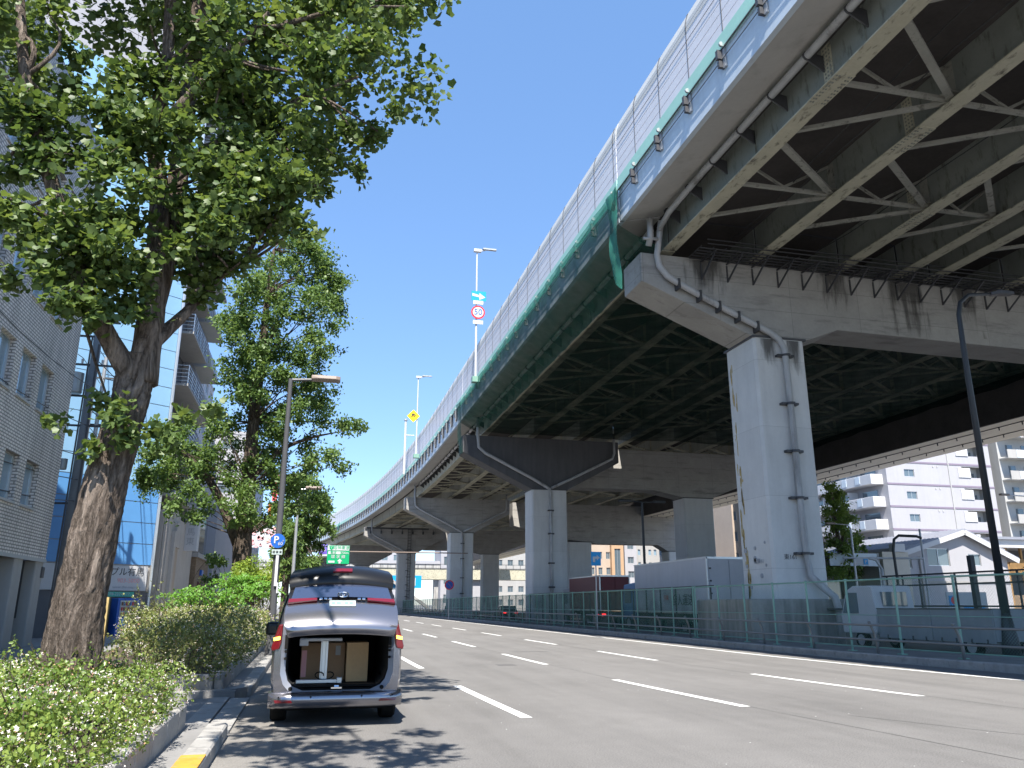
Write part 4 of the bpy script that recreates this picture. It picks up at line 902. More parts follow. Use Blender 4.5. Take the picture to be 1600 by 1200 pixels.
text('lettering', 'プル有馬', 0.42, tf(1.15,3.08,-.065), u, (0,0,1), M['ink'], sg, 0.003)
text('lettering', '903-5000', 0.29, tf(1.05,2.68,-.065), u, (0,0,1), M['ink_pink'], sg, 0.003)
text('lettering', 'www.the-maple.jp', 0.19, tf(1.1,2.38,-.065), u, (0,0,1), M['ink_grey'], sg, 0.003)
sg = thing('phone_banner', tf(1.5,1.9,-.1), 'small green phone number banner above the vending machine', 'sign')
mb = MB(); mb.loft([[tf(.7,z,-.06),tf(2.4,z,-.06),tf(2.4,z,-.01),tf(.7,z,-.01)] for z in (1.93,2.16)]); mb.build('board', mat('banner_green', (0.08,0.45,0.32), 0.5), sg)
text('lettering', '078-232-0577', 0.19, tf(1.45,2.045,-.065), u, (0,0,1), M['white'], sg, 0.003)
# vending machine
def vm(a, z, d): return tf(a, z, d)
v = thing('vending_machine', tf(1.15,0.1,-.4), 'blue vending machine under the green phone number banner', 'vending machine')
mb = MB(); mb.loft([[vm(-1.65+2.3,z,-.75),vm(-1.65+3.4,z,-.75),vm(-1.65+3.4,z,-.05),vm(-1.65+2.3,z,-.05)] for z in (0.12,1.86)]); mb.build('cabinet', M['vend'], v, bevel=0.03)
mb = MB(); mb.loft([[vm(-1.65+2.42,z,-.765),vm(-1.65+3.28,z,-.765),vm(-1.65+3.28,z,-.74),vm(-1.65+2.42,z,-.74)] for z in (1.0,1.75)]); w = mb.build('display_window', M['white'], v)
pal = [mat('drink_%s' % n, c, 0.4) for n, c in (('red',(.6,.05,.05)),('green',(.05,.35,.12)),('brown',(.25,.12,.06)),('yellow',(.7,.5,.08)),('blue',(.08,.2,.5)))]
for r in range(3):
    for k in range(8):
        mb = MB(); mb.tube([vm(-1.65+2.5+k*0.1,1.04+r*0.24,-.80), vm(-1.65+2.5+k*0.1,1.2+r*0.24,-.80)], 0.033, 8); mb.build('drink_sample', pal[(k*3+r*2+k//3) % 5], w)
mb = MB(); mb.loft([[vm(-1.65+2.5,z,-.77),vm(-1.65+3.1,z,-.77),vm(-1.65+3.1,z,-.74),vm(-1.65+2.5,z,-.74)] for z in (0.32,0.5)]); mb.build('delivery_flap', M['sign_yellow'], v)
mb = MB(); mb.loft([[vm(-1.65+2.9,z,-.77),vm(-1.65+3.2,z,-.77),vm(-1.65+3.2,z,-.74),vm(-1.65+2.9,z,-.74)] for z in (0.62,0.9)]); mb.build('payment_panel', M['sign_sky'], v)
mb = MB(); a = tf(2.3,0.1,-.3); mb.bbox(a[0]-.35, a[0]+.3, a[1]-.1, a[1]+.12, 0.1, 1.55, 0.02); bb = mb.build('menu_board', M['off_wall'], org=(a[0],a[1],0.1)); tag(bb, 'pale standing board left of the vending machine, behind the trunk', 'board')
pst = at_s(163, 965, 24); p2 = at_s(167, 985, 24)
mb = MB(); mb.box(pst.x-.07, pst.x+.07, 23.93, 24.07, 0.13, 1.75); tag(mb.build('marker_post', M['rust'], org=(pst.x,24,0.13)), 'rusty slim post beside the near tree trunk', 'post')
for k, px in enumerate((205, 228)):
    a = at_s(px, 985, 37); mb = MB(); mb.tube([(a.x,37,0.13),(a.x,37,0.95),(a.x,37,1.0)], [0.07,0.07,0.03], 10); tag(mb.build('bollard', M['steel_dark'], org=(a.x,37,0.13)), ['dark bollard right in front of the vending machine', 'dark bollard on the pavement right of the vending machine'][k], 'bollard', 'bollards on the far pavement')
# -- facade row along the left pavement
def block(name, label, o, s0, s1, depth, z1, wall, storeys, bay, wins=True, base=None, gnd=3.3, frame=None, balcony=False, cat='building', label_extra=None):
    t = thing(name, (o, s0, 0), label, cat)
    ff = lambda uu, vv, d: (o - d, uu, vv)
    fe = lambda uu, vv, d: (uu, s0 + d, vv)
    hs = []; he = []
    sh_ = (z1-gnd)/storeys
    if wins:
        n = max(1, int((s1-s0)/bay)); 
        for k in range(storeys):
            for i in range(n):
                a = s0 + (s1-s0)*(i+0.22)/n; b = s0 + (s1-s0)*(i+0.78)/n
                hs.append((a, b, gnd+k*sh_+sh_*0.28, gnd+k*sh_+sh_*0.78))
        n = max(1, int(depth/bay))
        for k in range(storeys):
            for i in range(n):
                a = o-depth + depth*(i+0.3)/n; b = o-depth + depth*(i+0.7)/n
                he.append((a, b, gnd+k*sh_+sh_*0.3, gnd+k*sh_+sh_*0.75))
    mb = MB(); holed(mb, s0, s1, 0.05, z1, hs, ff); holed(mb, o-depth, o, 0.05, z1, he, fe)
    mb.quad((o,s1,.05),(o-depth,s1,.05),(o-depth,s1,z1),(o,s1,z1)); mb.quad((o-depth,s0,.05),(o-depth,s1,.05),(o-depth,s1,z1),(o-depth,s0,z1)); mb.quad((o,s0,z1),(o,s1,z1),(o-depth,s1,z1),(o-depth,s0,z1))
    mb.build('wall', wall, t)
    windows(t, hs, ff, 0.14, M['glass'], frame); windows(t, he, fe, 0.14, M['glass'], frame)
    mb = MB(); mb.box(o-depth-.05, o+.06, s0-.06, s1+.06, z1+.003, z1+0.45); mb.build('parapet', wall, t)
    return t, ff, fe
# concrete building with balcony tower above
t = thing('balcony_tower', (-7.5, 46, 0), 'charcoal tower with railed balconies above a beige concrete base', 'building')
mb = MB(); mb.prism([(-16,0.1),(-7.6,0.1),(-7.6,6.4),(-16,6.4)], 45.2, 57); mb.build('base_block', M['stone_wall'], t)
mb = MB(); mb.box(-7.58,-7.32,45.4,49.0,0.1,6.6); mb.box(-7.319,-7.12,46.4,47.0,0.1,5.4); mb.box(-7.319,-7.14,47.01,49,4.6,5.9); mb.build('porch_frame', M['stone_wall'], t)
mb = MB(); mb.box(-7.315,-7.28,47.1,48.9,0.1,4.5); mb.build('recess', M['tan_wall'], t)
mb = MB(); mb.prism([(-16,6.4),(-8.6,6.4),(-8.6,44),(-16,44)], 45.4, 60); mb.build('tower_wall', M['dark_panel'], t)
for k in range(11):
    z = 7.3 + k*3.05
    mb = MB(); mb.box(-8.59,-7.2,45.5,51.5,z-.12,z+.02); sl = mb.build('balcony', M['off_wall'], t)
    mb = MB()
    for q in range(5): mb.beam((-7.25,45.6,z+0.2+q*0.22),(-7.25,51.4,z+0.2+q*0.22),0.035,0.03); mb.beam((-8.5,45.6,z+0.2+q*0.22),(-7.25,45.6,z+0.2+q*0.22),0.035,0.03)
    for q in range(5): mb.beam((-7.25,45.6+q*1.45,z),(-7.25,45.6+q*1.45,z+1.12),0.04,0.04)
    mb.build('railing', M['alu'], sl)
    mb = MB(); mb.box(-8.585,-8.5,46.4,48.0,z+.05,z+2.2); mb.build('balcony_door', M['glass_blue'], t)
    mb = MB(); mb.prism([(-8.59,z+.0),(-7.2,z+.0),(-7.2,z+1.2),(-8.0,z+2.9),(-8.59,z+2.9)], 51.55, 51.8); mb.build('side_screen', M['wht_wall'], t)
    mb = MB(); mb.prism([(-8.59,z),(-7.0,z),(-7.4,z+1.5),(-8.59,z+2.8)], 52.6, 57); mb.build('stair_screen', M['grey_wall'], t)
sg = thing('vertical_sign', (-6.6, 53.5, 4), 'tall white vertical shop sign hanging over the dark entrance', 'sign')
mb = MB(); a = at_s(300, 745, 53.5); b = at_s(300, 861, 53.5); xs = sorted((at_s(288,850,53.5).x, at_s(309,850,53.5).x)); mb.bbox(xs[0]-.05, xs[1], 53.2, 54.0, b.z, b.z+5.6, 0.03); mb.box(-8,xs[0],53.6,53.7,b.z+1,b.z+1.15); mb.build('sign_box', M['white'], sg)
xm = (xs[0]+xs[1])/2-.03
for k, ch in enumerate('有馬東'): text('lettering', ch, 0.5, (xm,53.19,b.z+1.7-k*0.58), (1,0,0), (0,0,1), M['ink_grey'], sg, 0.003)
t = thing('brown_shop', (-7.3, 57, 0), 'low brown tiled shopfront with an arched maroon awning', 'building')
mb = MB(); mb.box(-15,-7.3,57.2,64,0.1,4.6); mb.build('wall', M['brown_brick'], t)
mb = MB(); mb.box(-14,-7.2,57.1,64.1,4.61,4.9); mb.build('cornice', M['off_wall'], t)
mb = MB(); mb.box(-7.29,-7.2,59,61.6,0.1,2.5); mb.build('doorway', M['dark'], t)
mb = MB(); mb.loft([[(-7.28,58.8,2.5),(-7.28,58.8,3.1),(-6.6,58.8,2.45)],[(-7.28,61.8,2.5),(-7.28,61.8,3.1),(-6.6,61.8,2.45)]]); mb.build('awning', mat('maroon_cloth', (0.16,0.05,0.06), 0.8), t)
mb = MB(); mb.box(-7.29,-7.15,59.4,60.4,3.5,3.85); mb.build('name_plate', M['sign_blue'], t)
mb = MB(); mb.box(-15,-7.6,57.4,64,4.95,7.6); mb.build('upper_window', M['glass'], t)
block('white_building', 'plain white building with moulded cornice left of the second tree trunk', -7.2, 66, 84, 14, 8.6, M['wht_wall'], 2, 6, wins=False)
block('apartment_block', 'pale apartment block with stacked balconies behind the second tree', -16, 105, 125, 14, 33, M['wht_wall'], 10, 4.5)
block('office_block', 'white office block with window rows behind the parking sign pole', -9.5, 122, 160, 24, 26, M['wht_wall'], 7, 5)
block('low_white_building', 'low bright white building with a grey base behind the round shrub', -8.2, 88, 120, 10, 7.0, M['wht_wall'], 2, 7, wins=False)
for k, (px, py, pb, m_, lab_) in enumerate(((432,742,775,'banner_red','red hanging banner beside the grey lamp pole'),(424,785,812,'banner_org','orange hanging banner left of the grey lamp pole'))):
    a = at_s(px, py, 118); c_ = at_s(px, pb+8, 118); mb = MB(); mb.box(a.x-.35,a.x+.35,118,118.12,c_.z,a.z); tag(mb.build('shop_banner', M[m_], org=(a.x,118,c_.z)), lab_, 'banner')
a = at_s(405, 838, 100); mb = MB(); mb.box(a.x-2,a.x+2.2,100,100.3,a.z-1.3,a.z+1.2)
for k in range(46): q0, q1 = a.x-1.9+rng.uniform(0,4), a.z-1.2+rng.uniform(0,2.3); mb.tube([(q0,99.93,q1),(q0,99.99,q1)], rng.uniform(.08,.25), 7, True, 1)
tag(mb.build('shop_sign', [M['white'], M['ink_pink']], org=(a.x,100,a.z)), 'white sign with pink blotches behind the second trunk', 'sign')
mb = MB(); mb.quad((-9,130,.14),(-9,131,.14),(-9,131,.15),(-9,130,.15))
# ------------------------------------------------------------------ left utility poles and wires
t = thing('utility_pole', (-9.0, 36.5, 0.1), 'thick dark concrete utility pole with transformers at the building corner', 'utility pole')
a = at_s(85, 975, 36.5); px_ = a.x
mb = MB(); mb.tube([(px_,36.5,0),(px_+.05,36.5,14.2)], [0.25,0.17], 12); mb.build('pole', M['pole_conc'], t, smooth=True)
for z, r, hh in ((10.3,0.30,0.9),(7.0,0.16,0.45)):
    mb = MB(); mb.tube([(px_-.55,36.4,z),(px_-.55,36.4,z+.05),(px_-.55,36.4,z+hh)], [r*.9,r,r], 14); mb.build('transformer', M['steel'], t)
for z in (13.6,12.9,11.6,10.2,8.9,5.6):
    mb = MB(); mb.beam((px_-.9,36.4,z),(px_+.9,36.4,z),0.08,0.08); mb.build('crossarm', M['steel_dark'], t)
for z in (13.6,12.9,11.6):
    for x in (-.8,-.4,.4,.8):
        mb = MB(); mb.tube([(px_+x,36.4,z+.04),(px_+x,36.4,z+.25)], [.04,.06], 6); mb.build('insulator', M['white'], t)
mb = MB(); mb.tube([(px_+.25,36.2,0.1),(px_+.22,36.2,12.5)], 0.05, 6); mb.tube([(px_-.2,36.2,1.0),(px_-.1,36.2,12.8)], 0.035, 6); mb.build('conduit', M['steel_dark'], t)
a2 = at_s(115, 900, 38.5)
t = thing('utility_pole', (a2.x, 38.5, 0.1), 'slim grey steel pole just right of the thick utility pole', 'utility pole')
mb = MB(); mb.tube([(a2.x,38.5,0),(a2.x+.05,38.5,12.6)], [0.12,0.08], 10); mb.build('pole', M['steel'], t)
for z in (9.4, 11.6):
    mb = MB(); mb.beam((a2.x-.5,38.5,z),(a2.x+.6,38.5,z),.07,.07); mb.build('crossarm', M['steel_dark'], t)
mb = MB()
for x, z in ((-.8,13.8),(.4,13.8),(.8,13.1),(-.4,11.9),(.8,10.2),(.2,8.9),(.1,7.6),(.1,6.6),(.1,5.7)):
    mb.tube([(px_+x, 36.4+ (60-36.4)*q/8, z - 0.7*math.sin(math.pi*q/8)) for q in range(9)], 0.018, 4)
    mb.tube([(px_+x, 36.4- 22*q/8, z - 0.7*math.sin(math.pi*q/8)) for q in range(9)], 0.018, 4)
for z in (9.4,11.6,10.4,8.2): mb.tube([(px_+.1,36.4,z+.3),(px_+.9,37.5,z-.4),(a2.x,38.5,z)], 0.025, 4)
tag(mb.build('power_line', M['black'], org=(px_,36.4,9)), 'black overhead wires strung from the thick utility pole', 'wires')
# ------------------------------------------------------------------ left street lamps, parking sign, gantry sign
def arm_lamp(px0, py0, px1, py1, headx, s, label, mt, name='street_lamp', hl=0.9, rr=(0.11,0.065)):
    b = at_s(px0, py0, s); a = at_s(px1, py1, s); hd = at_s(headx, py1, s)
    t = thing(name, (b.x, s, 0.13), label, 'street lamp', 'street lamps along the left pavement')
    mb = MB(); mb.tube([(b.x,s,0.1),(b.x,s,0.9),(b.x,s,a.z)], [rr[0]*1.25,rr[0],rr[1]], 12); mb.tube([(b.x,s,a.z-.03),(hd.x-hl*.5,s,a.z+.05)], 0.045, 8); mb.build('pole', mt, t)
    mb = MB(); mb.loft([[(hd.x-hl+q*hl, s+w*k, a.z+.05+h_) for w, h_ in ((.13,0),(.1,.12),(-.1,.12),(-.13,0),(0,-.1))] for q, k in ((0,.6),(.25,1),(.85,1),(1,.5))]); mb.build('lamp_head', M['brown_lamp'], t, bevel=0.02)
    return t, b, a
t, b, a = arm_lamp(428, 930, 452, 592, 532, 25.0, 'dark grey lamp pole carrying the round blue parking sign', M['pole_grey'])
c = at_s(430, 845, 24.85)
ps_ = thing('parking_sign', (b.x, 24.85, c.z), 'round blue sign with white P 60 on the dark grey lamp pole', 'road sign')
mb = MB(); mb.disc((b.x,24.83,c.z), 0.21, t=.02, n=28); d = mb.build('disc', M['sign_blue'], ps_)
text('lettering', 'P', 0.29, (b.x-.05,24.81,c.z+.02), (1,0,0), (0,0,1), M['white'], ps_, 0.003, bold=0.006)
text('lettering', '60', 0.14, (b.x+.075,24.81,c.z-.085), (1,0,0), (0,0,1), M['white'], ps_, 0.003)
text('lettering', '分', 0.06, (b.x+.15,24.81,c.z+.0), (1,0,0), (0,0,1), M['white'], ps_, 0.003)
mb = MB(); mb.box(b.x-.15,b.x+.15,24.83,24.85,c.z-.4,c.z-.25); mb.build('sub_plate', M['plate'], ps_)
text('lettering', '標 章 車', 0.075, (b.x,24.82,c.z-.325), (1,0,0), (0,0,1), M['ink'], ps_, 0.003)
mb = MB(); mb.box(b.x-.02,b.x+.06,24.84,24.86,c.z-1.3,c.z-.42); mb.box(b.x+.06,b.x+.10,24.84,24.86,c.z-1.5,c.z-1.2); mb.build('strip', M['white'], ps_)
arm_lamp(458, 893, 468, 764, 503, 46.0, 'pale steel street lamp with a flat arm left of the green road sign', M['steel'])
arm_lamp(476, 905, 478, 806, 506, 72.0, 'farther pale street lamp in front of the third tree', M['steel'], rr=(.1,.07))
S0 = 88.0
c = at_s(529, 866, S0); L0 = at_s(512, 852, S0); L1 = at_s(545, 881, S0)
g = thing('direction_sign', (c.x, S0, L1.z), 'green expressway direction sign over the road above the van roof', 'road sign')
x0, x1, z1, z0 = L0.x, L1.x, L0.z, L1.z
mb = MB(); mb.box(x0,x1,S0,S0+.08,z0,z1); mb.build('board', M['sign_green'], g)
H = z1-z0
mb = MB(); mb.box(x0+.03,x1-.03,S0-.02,S0-.002,z1-H*.27,z1-.03); mb.box(x0+.1,x0+(x1-x0)*.6,S0-.02,S0-.002,z1-H*.48,z1-H*.33); mb.box(x0+.15,x0+(x1-x0)*.35,S0-.02,S0-.002,z0+.1,z0+H*.16); mb.build('white_field', M['white'], g)
text('lettering', '阪神高速', 0.42, (x0+(x1-x0)*.63,S0-.03,z1-H*.14), (1,0,0), (0,0,1), M['sign_green'], g, 0.004)
text('lettering', '難波', 0.32, (x0+(x1-x0)*.28,S0-.03,z1-H*.41), (1,0,0), (0,0,1), M['sign_green'], g, 0.004)
text('lettering', '700m', 0.36, (x0+(x1-x0)*.8,S0-.03,z1-H*.41), (1,0,0), (0,0,1), M['white'], g, 0.004)
text('lettering', '環 状 線', 0.42, (x0+(x1-x0)*.5,S0-.03,z1-H*.63), (1,0,0), (0,0,1), M['white'], g, 0.004)
mb = MB(); xc, zc_ = x0+(x1-x0)*.58, z0+H*.13
mb.add([(xc-.28,S0-.03,zc_),(xc,S0-.03,zc_+.28),(xc+.28,S0-.03,zc_),(xc+.1,S0-.03,zc_),(xc+.1,S0-.03,zc_-.22),(xc-.1,S0-.03,zc_-.22),(xc-.1,S0-.03,zc_)], [tuple(range(7))]); mb.build('arrow', M['white'], g)
mb = MB(); xe = x0+.42; ze = z1-H*.14; mb.prism([(xe-.25,ze+.2),(xe+.25,ze+.2),(xe+.2,ze-.08),(xe,ze-.24),(xe-.2,ze-.08)], S0-.035, S0-.022); mb.build('emblem', M['sign_green'], g)
text('lettering', 'Y', 0.3, (xe,S0-.045,ze), (1,0,0), (0,0,1), M['white'], g, 0.004)
pc = at_s(505, 858, S0); pe = thing('toll_sign', (pc.x, S0, pc.z), 'small purple ETC sign beside the green road sign', 'road sign')
mb = MB(); mb.box(pc.x-.42,pc.x+.42,S0,S0+.06,pc.z-.52,pc.z+.52); mb.build('board', M['sign_purple'], pe)
text('lettering', 'ETC', 0.36, (pc.x,S0-.02,pc.z+.28), (1,0,0), (0,0,1), M['white'], pe, 0.004); text('lettering', '専用', 0.3, (pc.x,S0-.02,pc.z-.12), (1,0,0), (0,0,1), M['white'], pe, 0.004)
gt = thing('sign_gantry', (-2.2, S0+.2, 0), 'brown steel gantry arm holding the green road sign', 'gantry')
mb = MB(); mb.tube([(-2.2,S0+.25,0),(-2.2,S0+.25,z1+.5)], 0.17, 10); mb.build('post', M['brown_lamp'], gt)
mb = MB(); mb.tube([(-2.2,S0+.25,z1-.6),(17,S0+.25,z1-.6)], 0.06, 6); mb.tube([(-2.2,S0+.25,z0+.7),(x1,S0+.25,z0+.7)], 0.08, 6); mb.build('arm', M['brown_lamp'], gt)
# ------------------------------------------------------------------ right hand buildings
SA = 95.0
t = thing('apartment_building', (78, SA, 0), 'white apartment building with balcony side and mauve floor bands right of the nearest pier', 'building')
XA0, XA1 = 78.3, 96.5; ff = lambda u, v, d: (u, SA + d, v)
fl = [2.3 + 3.18*k for k in range(12)]
hs = []
for z in fl[1:]: hs.append((81.3,83.0,z+.95,z+2.0)); hs.append((91.2,95.0,z+1.15,z+2.75))
mb = MB(); holed(mb, XA0, XA1, 0, 38, hs, ff, 0.15)
mb.quad((XA0,SA,0),(XA0,SA+40,0),(XA0,SA+40,38),(XA0,SA,38)); mb.quad((XA1,SA,0),(XA1,SA+40,0),(XA1,SA+40,38),(XA1,SA,38)); mb.quad((XA0,SA,38),(XA1,SA,38),(XA1,SA+40,38),(XA0,SA+40,38)); mb.build('wall', M['wht_wall'], t)
windows(t, [h for h in hs if h[0] < 90 and h[2] < 26], ff, 0.15)
for z in fl[1:9]:
    mb = MB(); mb.box(91.2,95.0,SA+1.3,SA+1.35,z+1.15,z+2.75); rc = mb.build('loggia', M['grey_wall'], t)
    for q in (91.6, 93.4):
        mb = MB(); mb.box(q,q+1,SA+1.2,SA+1.29,z+1.15,z+2.0); mb.build('pane', M['glass'], rc)
    mb = MB(); mb.box(91.1,91.25,SA+.02,SA+1.3,z+1.1,z+2.8); mb.box(95.0,95.1,SA+.02,SA+1.3,z+1.1,z+2.8); mb.box(91.1,95.1,SA+.02,SA+1.3,z+2.76,z+2.86); mb.build('side_wall', M['off_wall'], rc)
    mb = MB(); mb.box(90.5,92.6,SA-.12,SA-.002,z+1.15,z+2.55); mb.build('parapet_panel', M['white'], t)
    mb = MB(); mb.box(XA0,XA1,SA-.06,SA+.0,z+2.9,z+3.15); mb.build('floor_band', M['band'], t)
    for q in (86.2, 86.9):
        mb = MB(); mb.box(q,q+.15,SA-.08,SA,z+2.45,z+2.7); mb.build('vent_hood', M['grey_wall'], t)
    mb = MB(); mb.bbox(XA0-2.0,XA0-.003,SA+.8,SA+26,z-.15,z+1.25,0.03); bl = mb.build('balcony', M['white'], t)     # balconies facing the viaduct
    for q in range(4):
        mb = MB(); mb.box(XA0-1.7,XA0-.05,SA+6.5+q*6,SA+6.6+q*6,z+1.25,z+2.5); mb.build('divider', M['white'], bl)
    for q in (3.2, 6.2):
        mb = MB(); mb.box(XA0-2.06,XA0-2.0,SA+q,SA+q+1,z+.1,z+1.2); mb.build('drain_strip', M['fascia'], bl)
    for q in range(4):
        mb = MB(); mb.box(XA0-.06,XA0-.004,SA+2.2+q*6,SA+5.4+q*6,z+1.25,z+2.35); mb.build('balcony_window', M['glass'], t)
mb = MB(); mb.tube([(88.9,SA-.08,0),(88.9,SA-.08,38)], 0.08, 6); mb.build('downpipe', M['grey_wall'], t)
t = thing('apartment_building', (99, 92, 0), 'grey apartment building with long balconies at the right edge of the frame', 'building')
mb = MB(); mb.box(98.6,125,95.5,118,0,42); mb.build('wall', M['grey_wall'], t)
for k in range(12):
    z = 3.4+k*3.18
    mb = MB(); mb.box(98.7,118,93.8,93.92,z-.1,z+1.2); bl = mb.build('balcony', M['off_wall'], t)
    mb = MB(); mb.box(98.7,118,93.92,95.49,z-.1,z+.05); mb.build('slab', M['grey_wall'], bl)
    for q in (100.3, 106):
        mb = MB(); mb.box(q,q+1.3,93.74,93.79,z,z+1.15); mb.build('tinted_panel', M['fascia'], bl)
    for q, q1 in ((100.2,101.4),(103,108)):
        mb = MB(); mb.box(q,q1,95.42,95.49,z+.06,z+2.2); mb.build('balcony_window', M['glass'], t)
    mb = MB(); mb.box(109,109.1,93.95,95.4,z+.05,z+2.9); mb.build('divider', M['white'], bl)
mb = MB(); mb.tube([(102.2,93.6,2),(102.2,93.6,42)], 0.14, 8); mb.build('downpipe', M['white'], t)
# gabled house
SH = 60.0
t = thing('gabled_house', (55, SH, 0), 'small white house with a tiled gable roof in front of the apartments', 'house')
pk = at_s(1500, 832, SH); lf = at_s(1402, 872, SH); rt = at_s(1562, 886, SH)
hx0, hx1, hz = lf.x, rt.x+1.2, 5.4
ff = lambda u, v, d: (u, SH + d, v)
hs = [(52.6,54.9,4.85,6.35),(56.9,58.2,4.9,5.9),(49.9,50.9,4.6,5.4)]
mb = MB(); holed(mb, hx0+.4, hx1-.3, 0, 6.4, hs, ff, .12); mb.add([(hx0+.4,SH,6.4),(hx1-.3,SH,6.4),(pk.x,SH,pk.z-.2)], [(0,1,2)])
mb.quad((hx0+.4,SH,0),(hx0+.4,SH+14,0),(hx0+.4,SH+14,6.4),(hx0+.4,SH,6.4)); mb.quad((hx1-.3,SH,0),(hx1-.3,SH+14,0),(hx1-.3,SH+14,6.4),(hx1-.3,SH,6.4)); mb.build('wall', M['wht_wall'], t)
windows(t, hs, ff, .12, M['glass'], M['alu'], 1)
for (xa, za) in ((hx0-.5,5.55),(hx1+.5,5.3)):
    mb = MB(); n_ = Vector((pk.x-xa,0,pk.z-za)).normalized(); up = Vector((-n_.z,0,n_.x)); up = up if up.z > 0 else -up
    mb.loft([[tuple(Vector((xa,y,za))), tuple(Vector((xa,y,za))+up*.25), tuple(Vector((pk.x,y,pk.z))+Vector((0,0,.27))), (pk.x,y,pk.z)] for y in (SH-.5, SH+14.3)])
    rf = mb.build('roof', M['tile_roof'], t)
    mb = MB(); L = (Vector((pk.x,0,pk.z))-Vector((xa,0,za))).length
    for q in range(int(14.8/.5)):
        y = SH-.4+q*.5; mb.beam(Vector((xa,y,za))+up*.28, Vector((pk.x,y,pk.z))+up*.28, .16, .1)
    mb.build('tile_ridges', M['tile_roof'], rf)
    mb = MB(); mb.beam(Vector((xa,SH-.53,za))+up*.02, Vector((pk.x,SH-.53,pk.z-.02)), .06, .42, up=up); mb.build('bargeboard', M['white'], rf)
mb = MB(); mb.tube([(hx0+2.2,SH-.1,0),(hx0+2.2,SH-.1,5.6)], .07, 6); mb.build('downpipe', M['off_wall'], t)
mb = MB(); mb.box(hx0+.2,hx1-.2,SH-.08,SH-.005,3.4,3.55); mb.build('belt', M['off_wall'], t)
t = thing('annex', (46.5, 60, 0), 'cream annex with a blue grey lean-to left of the gabled house', 'building')
mb = MB(); mb.box(47.2,49.8,59,70,0,5.9); mb.build('wall', mat('cream_wall', (0.55,0.50,0.42), 0.75, var=.05), t)
mb = MB(); mb.prism([(42.2,5.6),(46.9,5.6),(46.9,5.75),(42.2,5.75)], 59.5, 70); mb.box(42.2,46.9,59.2,59.3,4.7,5.75); mb.build('lean_to_roof', M['fascia'], t)
mb = MB(); mb.box(42.3,46.9,62,62.2,0,5.55); mb.build('lean_to_wall', M['grey_wall'], t)
mb = MB(); mb.box(43,46.6,61.9,61.98,1.4,3.6); mb.build('window', M['glass'], t)
mb = MB(); mb.tube([(46.9,59.2,0),(46.9,59.2,5.8)], .09, 6); mb.build('post', M['steel'], t)
mb = MB(); mb.bbox(48.4,49.5,58.9,59.6,5.91,6.6,.03); mb.build('air_conditioner', M['white'], t)
# timber building site at the right edge
t = thing('timber_building', (66, 62, 0), 'timber clad building with a white flat canopy at the right edge', 'building')
a = at_s(1560, 835, 62); bq = at_s(1600, 825, 62)
mb = MB(); mb.box(60.8,74,60.5,72,6.6,7.3); mb.build('canopy', M['white'], t)
mb = MB(); mb.box(60.4,74,60.2,72,7.31,7.55); mb.build('canopy_roof', M['tile_roof'], t)
mb = MB()
for k in range(12): mb.box(62.5+k*.02,73,61.5-.02*k,61.6,4.3+k*.11,4.39+k*.11)
mb.build('timber_cladding', M['wood'], t)
for k in range(7):
    mb = MB(); mb.box(62.4+k*1.7,62.6+k*1.7,61.4,61.6,0,6.6); mb.build('timber_post', M['wood'], t)
mb = MB(); mb.box(61.9,73,64,64.1,0,6.6); mb.build('rear_wall', M['dark_panel'], t)
mb = MB(); mb.box(62.3,73,61.5,61.6,.1,2.4); mb.build('lower_cladding', M['brown_brick'], t)
c = at_s(1490, 938, 30); t = thing('painted_board', (c.x, 30, 0), 'white board with blue and red blotches behind the black gate', 'board')
a = at_s(1478, 925, 30); bq = at_s(1545, 955, 30)
mb = MB(); mb.box(a.x,bq.x,30,30.05,bq.z-.3,a.z); mb.build('board', M['white'], t)
mb = MB(); mb.box(a.x+.1,a.x+.5,29.97,29.995,a.z-.6,a.z-.15); mb.box(a.x+.8,bq.x-.2,29.97,29.995,bq.z-.05,bq.z+.2); mb.build('blue_patch', M['sign_sky'], t)
mb = MB(); mb.tube([(a.x+.35,29.96,a.z-.35),(a.x+.35,29.99,a.z-.35)], .18, 10); mb.build('red_patch', M['sign_red'], t)
for k, (px0, py0, px1, py1, hx, s, lab_) in enumerate(((1338,905,1326,820,1303,55,'thin white lamp post with brown head in front of the right tree'),(1640,930,1612,776,1575,48,'street lamp reaching in from the right edge by the grey balconies'))):
    b = at_s(px0, py0, s); a = at_s(px1, py1, s); hd = at_s(hx, py1, s)
    t = thing('street_lamp', (b.x, s, 0), lab_, 'street lamp')
    mb = MB(); mb.tube([(b.x,s,0),(b.x,s,a.z-.3),(b.x-.25,s,a.z),(hd.x,s,a.z+.05)], [.09,.07,.05,.04], 8); mb.build('pole', M['steel'], t)
    mb = MB(); mb.bbox(hd.x-.7,hd.x+.1,s-.12,s+.12,a.z,a.z+.15,.03); mb.build('lamp_head', M['brown_lamp'], t)
t = thing('height_barrier', (37, 46, 0), 'white pipe height barrier with a small parking sign behind the fence', 'barrier')
a = at_s(1338, 872, 46); b = at_s(1443, 874, 46); e = at_s(1378, 905, 46)
mb = MB(); mb.tube([(a.x-1.0,46,a.z),(b.x+.0,46,a.z+.05)], .07, 8); mb.tube([(e.x+.15,46,0),(e.x+.1,46,a.z-.7),(e.x-.3,46,a.z-.1),(e.x-.8,46,a.z)], .08, 8); mb.tube([(b.x,46,0),(b.x,46,a.z+2.0)], .07, 8); mb.build('pipe_frame', M['white'], t)
c = at_s(1345, 878, 45.8); mb = MB(); mb.box(c.x-.45,c.x+.5,45.7,45.75,c.z-.22,c.z+.25); pl = mb.build('plate', M['white'], t)
